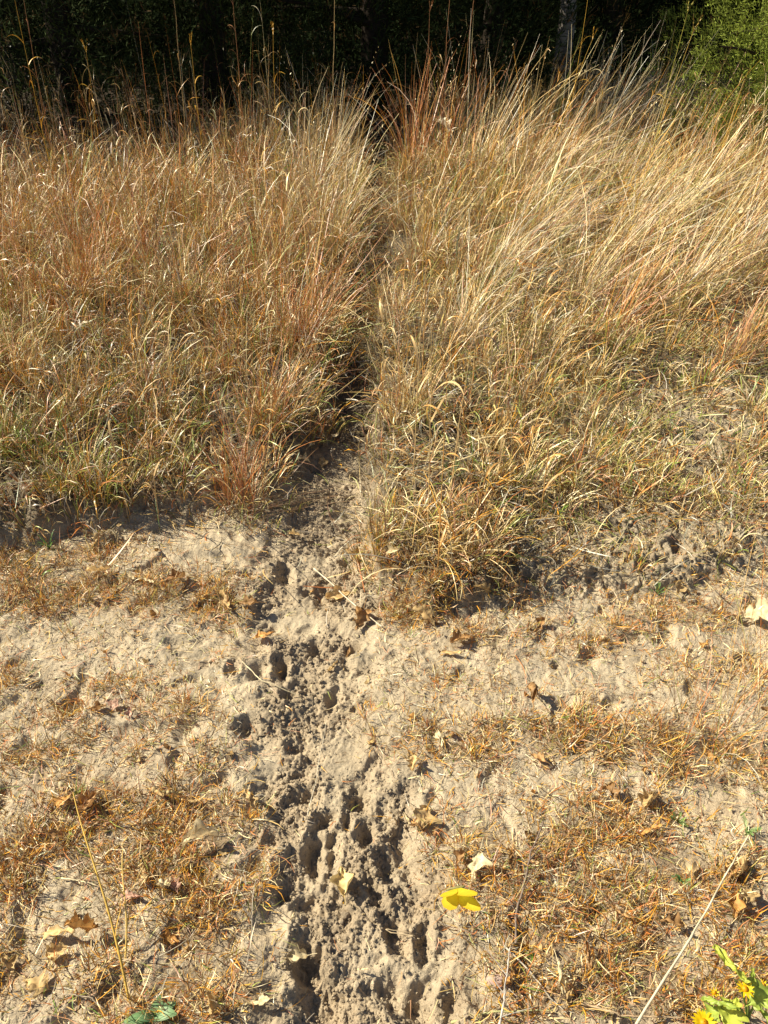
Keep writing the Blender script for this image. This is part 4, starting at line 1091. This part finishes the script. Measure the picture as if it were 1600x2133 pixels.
# ------------------------------------------------------------------ butterfly in flight
def butterfly():
    h = .42
    dx, dy, dz = ray(948, 1850); t = (h - CAM_H) / dz
    e = bpy.data.objects.new('butterfly', None); e.location = (dx * t, dy * t, h); e.rotation_euler = (R(25), R(62), R(-60)); e.scale = (1.5,) * 3; link(e)
    tag(e, 'yellow butterfly with orange tinted wings flying over the sand right of the track', 'butterfly')
    q = np.array([[0, -.010, 0], [0, -.006, -.0005], [0, 0, 0], [0, .004, .0005], [0, .007, .0008], [0, .0095, .0008], [0, .0105, .0006]])
    v, f, c = tube(q, [.0004, .0011, .0015, .0018, .0011, .0014, .0004], 8, (.25, .22, .08)); body = build('body', v, f, M_STALK, e, c)
    for s in (-1, 1):
        v, f, c = tube([(0, .010, .001), (s * .003, .015, .003), (s * .005, .019, .004)], [.0002, .0002, .0004], 4, (.2, .12, .08)); build('antenna', v, f, M_STALK, e, c)
    def wing(name, out, s, lift, c_in, c_edge):
        out = np.array(out); cen = np.array([.0015, out[0][1]])
        n = len(out); rings = 6
        V, C = [], []
        for k in range(rings):
            w_ = k / (rings - 1)
            for p in out:
                q = cen * (1 - w_) + p * w_
                X = q[0]
                V.append((s * X * math.cos(lift), q[1], X * math.sin(lift) + .0012 * math.sin(X * 220)))
                C.append(np.array(c_in) * (1 - w_ ** 5) + np.array(c_edge) * w_ ** 5)
        F = [[k * n + j, k * n + j + 1, (k + 1) * n + j + 1, (k + 1) * n + j] for k in range(rings - 1) for j in range(n - 1)]
        build(name, np.array(V), np.array(F), M_WING, e, np.array(C))
    fw = [(.0015, .006), (.008, .012), (.017, .0185), (.024, .0215), (.028, .020), (.0275, .014), (.024, .007), (.019, .001), (.010, .0005), (.0015, .001)]
    hw = [(.0015, .002), (.010, .002), (.017, .0005), (.021, -.004), (.021, -.010), (.016, -.0155), (.009, -.0165), (.004, -.013), (.0015, -.004)]
    for s, lf in ((-1, 1.35), (1, 1.1)):
        wing('forewing', fw, s, lf, (.80, .72, .05), (.78, .52, .03)); wing('hindwing', hw, s, lf - .08, (.82, .68, .04), (.80, .52, .03))
butterfly()

# ------------------------------------------------------------------ the wood behind
def foliage_cloud(cx, cz, n, size, seed, conic, z0, top, rad, col):
    """cedar sprays spread through the crown volume; many small needles-like ribbons"""
    r = np.random.default_rng(seed)
    k = int(n)
    t = r.random(k) ** 1.1
    zc = z0 + (top - z0) * t
    rr = rad * (1 - t) ** .65 * np.minimum(1, .55 + t * 3)
    a = r.uniform(0, 6.283, k)
    lob = 1 + .28 * np.sin(a * 3 + seed + zc * 1.7) + .2 * np.sin(a * 7 + zc * 3.1)
    q = rr * lob * (1 - r.random(k) ** 2.2 * .85)
    return np.stack([q * np.cos(a), q * np.sin(a), zc], 1), a

def cedar_mesh(seed, top=5.5, rad=1.9, z0=.15, n=2600, per=14, scale=1.0, hue=(.055, .085, .026)):
    r = np.random.default_rng(seed)
    P, a = foliage_cloud(0, 0, n, .1, seed, 1, z0, top, rad, None)
    idx = np.repeat(np.arange(len(P)), per); N = len(idx)
    Q = P[idx] + r.normal(0, .075, (N, 3)) * scale
    out = a[idx] + r.normal(0, .9, N)
    L = r.uniform(.05, .13, N) * scale
    base = np.array(hue)
    c = base * (r.uniform(.55, 1.6, (len(P), 1)))[idx] * r.uniform(.8, 1.2, (N, 1))
    br = r.random(len(P)) < .06
    c[br[idx]] = np.array([.13, .085, .04]) * r.uniform(.6, 1.3, (int(br[idx].sum()), 1))
    st = globals()['rng']; globals()['rng'] = r
    g = blades(Q, L, out, r.uniform(.4, 1.7, N), r.normal(0, .5, N), r.uniform(.008, .020, N) * scale, c * .8, c * 1.15, 2, wpow=1)
    globals()['rng'] = st
    return g

def trunk_mesh(seed, top=5.0, r0=.13, limbs=16, lz=.25, ll=1.5, col=(.035, .026, .02)):
    r = np.random.default_rng(seed)
    z = np.linspace(-.1, top, 14)
    pts = np.stack([np.cumsum(r.normal(0, .03, 14)), np.cumsum(r.normal(0, .03, 14)), z], 1)
    rad = r0 * (1.25 - z / top * 1.1).clip(.08)
    parts = [tube(pts, rad, 10, col)]
    for k in range(limbs):
        t = r.uniform(lz / top, .85); p = np.array([np.interp(t * top, z, pts[:, j]) for j in range(3)])
        a = r.uniform(0, 6.283); L = ll * (1.1 - t) * r.uniform(.6, 1.1)
        s = np.linspace(0, 1, 7)[:, None]
        q = p + np.array([math.cos(a), math.sin(a), 0]) * s * L + np.array([0, 0, 1]) * (s * L * r.uniform(-.15, .35)) + np.cumsum(r.normal(0, .02, (7, 3)), 0) * s
        parts.append(tube(q, np.linspace(r0 * .28, .006, 7), 6, np.array(col) * 1.1))
    return merge(parts)

def forest():
    protos = []
    for i, (hue, rad) in enumerate([((.030, .044, .016), 2.0), ((.036, .050, .018), 2.2), ((.030, .044, .015), 1.9)]):  # front crowns darkened in colour to stand in for the wood's shade
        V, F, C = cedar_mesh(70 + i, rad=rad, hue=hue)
        o = build('crown', V, F, M_CEDAR, None, C); crown = o.data; bpy.data.objects.remove(o)
        V, F, C = trunk_mesh(80 + i)
        o = build('trunk', V, F, M_BARK, None, C); tr = o.data; bpy.data.objects.remove(o)
        protos.append((crown, tr))
    row = [(-5.2, 9.3, 1.0, 'dark cedar at the far left corner of the wood, faintly lit'), (-3.4, 9.9, 1.05, 'dark cedar second from the left in the wood'),
           (-1.7, 9.7, .95, 'dark shaded cedar left of centre in the wood'), (-.1, 10.6, 1.1, 'dark shaded cedar where the path enters the wood'),
           (1.3, 11.6, .95, 'dim green cedar just right of the path end'), (3.0, 12.8, 1.1, 'dim green cedar behind the grey trunk')]
    for i, (x, y, s, lab) in enumerate(row):
        e = bpy.data.objects.new('cedar_tree', None); e.location = (x, y, 0); e.scale = (s, s, s); e.rotation_euler = (0, 0, i * 1.3); link(e)
        tag(e, lab, 'tree', 'cedar trees at the edge of the wood')
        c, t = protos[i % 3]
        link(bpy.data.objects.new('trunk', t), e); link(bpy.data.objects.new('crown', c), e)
    # cedar at right: finer crown, sunlight put into its brightened leaf colour
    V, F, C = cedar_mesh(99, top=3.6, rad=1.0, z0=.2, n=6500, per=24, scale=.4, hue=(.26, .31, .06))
    e = bpy.data.objects.new('cedar_tree', None); e.location = (3.45, 7.7, 0); link(e)
    tag(e, 'sunlit yellow green cedar at the upper right edge', 'tree', 'cedar trees at the edge of the wood')
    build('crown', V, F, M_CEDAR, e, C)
    V, F, C = trunk_mesh(98, top=3.3, r0=.09, ll=.8); build('trunk', V, F, M_BARK, e, C)
    # leafless grey trunk
    e = bpy.data.objects.new('grey_trunk_tree', None); x, y = 2.05, 10.6
    e.location = (x, y, 0); link(e); tag(e, 'grey bare tree trunk standing at the front of the wood', 'tree')
    V, F, C = trunk_mesh(31, top=7, r0=.085, limbs=12, lz=2.4, ll=1.8, col=(.24, .21, .19)); build('trunk', V, F, M_BARK, e, C)
    P, a = foliage_cloud(0, 0, 1500, .1, 5, 1, 2.2, 7.0, 1.8, None)
    cc = np.tile(np.array([.14, .13, .04]), (len(P) * 8, 1)) * rng.uniform(.6, 1.3, (len(P) * 8, 1)); idx = np.repeat(np.arange(len(P)), 8); N = len(idx)
    V, F, C = blades(P[idx] + rng.normal(0, .12, (N, 3)), rng.uniform(.06, .12, N), rng.uniform(0, 6.28, N), rng.uniform(.5, 2.2, N), rng.normal(0, .5, N), rng.uniform(.03, .05, N), cc, cc, 2)
    build('crown', V, F, M_GREEN, e, C)
    # deeper wood: one mass
    parts = []
    r = np.random.default_rng(4)
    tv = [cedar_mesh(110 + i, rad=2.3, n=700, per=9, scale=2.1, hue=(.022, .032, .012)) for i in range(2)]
    tt = trunk_mesh(120, limbs=6)
    for yy in (14.8, 17.2, 20, 24, 29, 35):
        half = .62 * yy + 4
        for xx in np.arange(-half, half, 2.3):
            x0 = xx + r.uniform(-.6, .6); y0 = yy + r.uniform(-.8, .8); s = r.uniform(.95, 1.4); a = r.uniform(0, 6.28)
            Rm = rotm(0, 0, a)
            for g in (tv[r.integers(0, 2)], tt):
                parts.append(((g[0] * s) @ Rm.T + np.array([x0, y0, 0]), g[1], g[2]))
    # wood continuing round the left side, shading the back of the grass
    V, F, C = merge(parts)
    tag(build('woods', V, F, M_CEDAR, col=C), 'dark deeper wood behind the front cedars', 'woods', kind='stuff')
forest()

def shrub(px, py, h, rad, n, col, label, name='shrub', lw=.022, ll=.045, stemcol=(.15, .10, .07)):
    x, y, z = hit(px, py)
    e = bpy.data.objects.new(name, None); e.location = (x, y, z); link(e); tag(e, label, 'shrub', 'low shrubs at the edge of the wood')
    parts, tips = [], []
    for k in range(14):
        a = rng.uniform(0, 6.283); t = np.linspace(0, 1, 8)[:, None]; L = h * rng.uniform(.6, 1.05)
        q = np.concatenate([np.cos(a) * t * rad * rng.uniform(.3, 1.1), np.sin(a) * t * rad * rng.uniform(.3, 1.1), t * L], 1) + np.cumsum(rng.normal(0, .008, (8, 3)), 0)
        parts.append(tube(q, np.linspace(.007, .002, 8), 5, stemcol)); tips.append(q[2:])
    V, F, C = merge(parts); build('branches', V, F, M_BARK, e, C)
    tp = np.concatenate(tips); i = rng.integers(0, len(tp), n)
    P = tp[i] + rng.normal(0, .06, (n, 3)); c = np.array(col)[None] * rng.uniform(.6, 1.3, (n, 1))
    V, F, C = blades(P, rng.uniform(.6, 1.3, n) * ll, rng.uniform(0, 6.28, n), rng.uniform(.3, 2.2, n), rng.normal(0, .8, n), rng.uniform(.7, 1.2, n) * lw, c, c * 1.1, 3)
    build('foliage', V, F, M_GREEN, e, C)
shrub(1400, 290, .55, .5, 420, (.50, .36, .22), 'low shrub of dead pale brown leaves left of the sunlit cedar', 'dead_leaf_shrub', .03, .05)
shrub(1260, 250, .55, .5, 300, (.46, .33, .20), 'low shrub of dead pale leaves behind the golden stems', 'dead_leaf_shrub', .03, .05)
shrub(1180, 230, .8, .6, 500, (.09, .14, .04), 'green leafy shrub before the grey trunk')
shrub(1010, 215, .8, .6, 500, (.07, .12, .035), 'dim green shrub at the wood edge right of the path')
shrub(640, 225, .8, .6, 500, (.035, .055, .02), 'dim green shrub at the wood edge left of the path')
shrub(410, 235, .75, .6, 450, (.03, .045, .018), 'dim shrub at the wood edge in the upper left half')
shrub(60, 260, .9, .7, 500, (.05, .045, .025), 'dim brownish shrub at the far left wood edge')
shrub(1480, 330, .3, .3, 260, (.52, .38, .22), 'small heap of dead pale leaves on a low bush under the cedar', 'dead_leaf_shrub', .03, .05)
print('objects', len(bpy.data.objects))
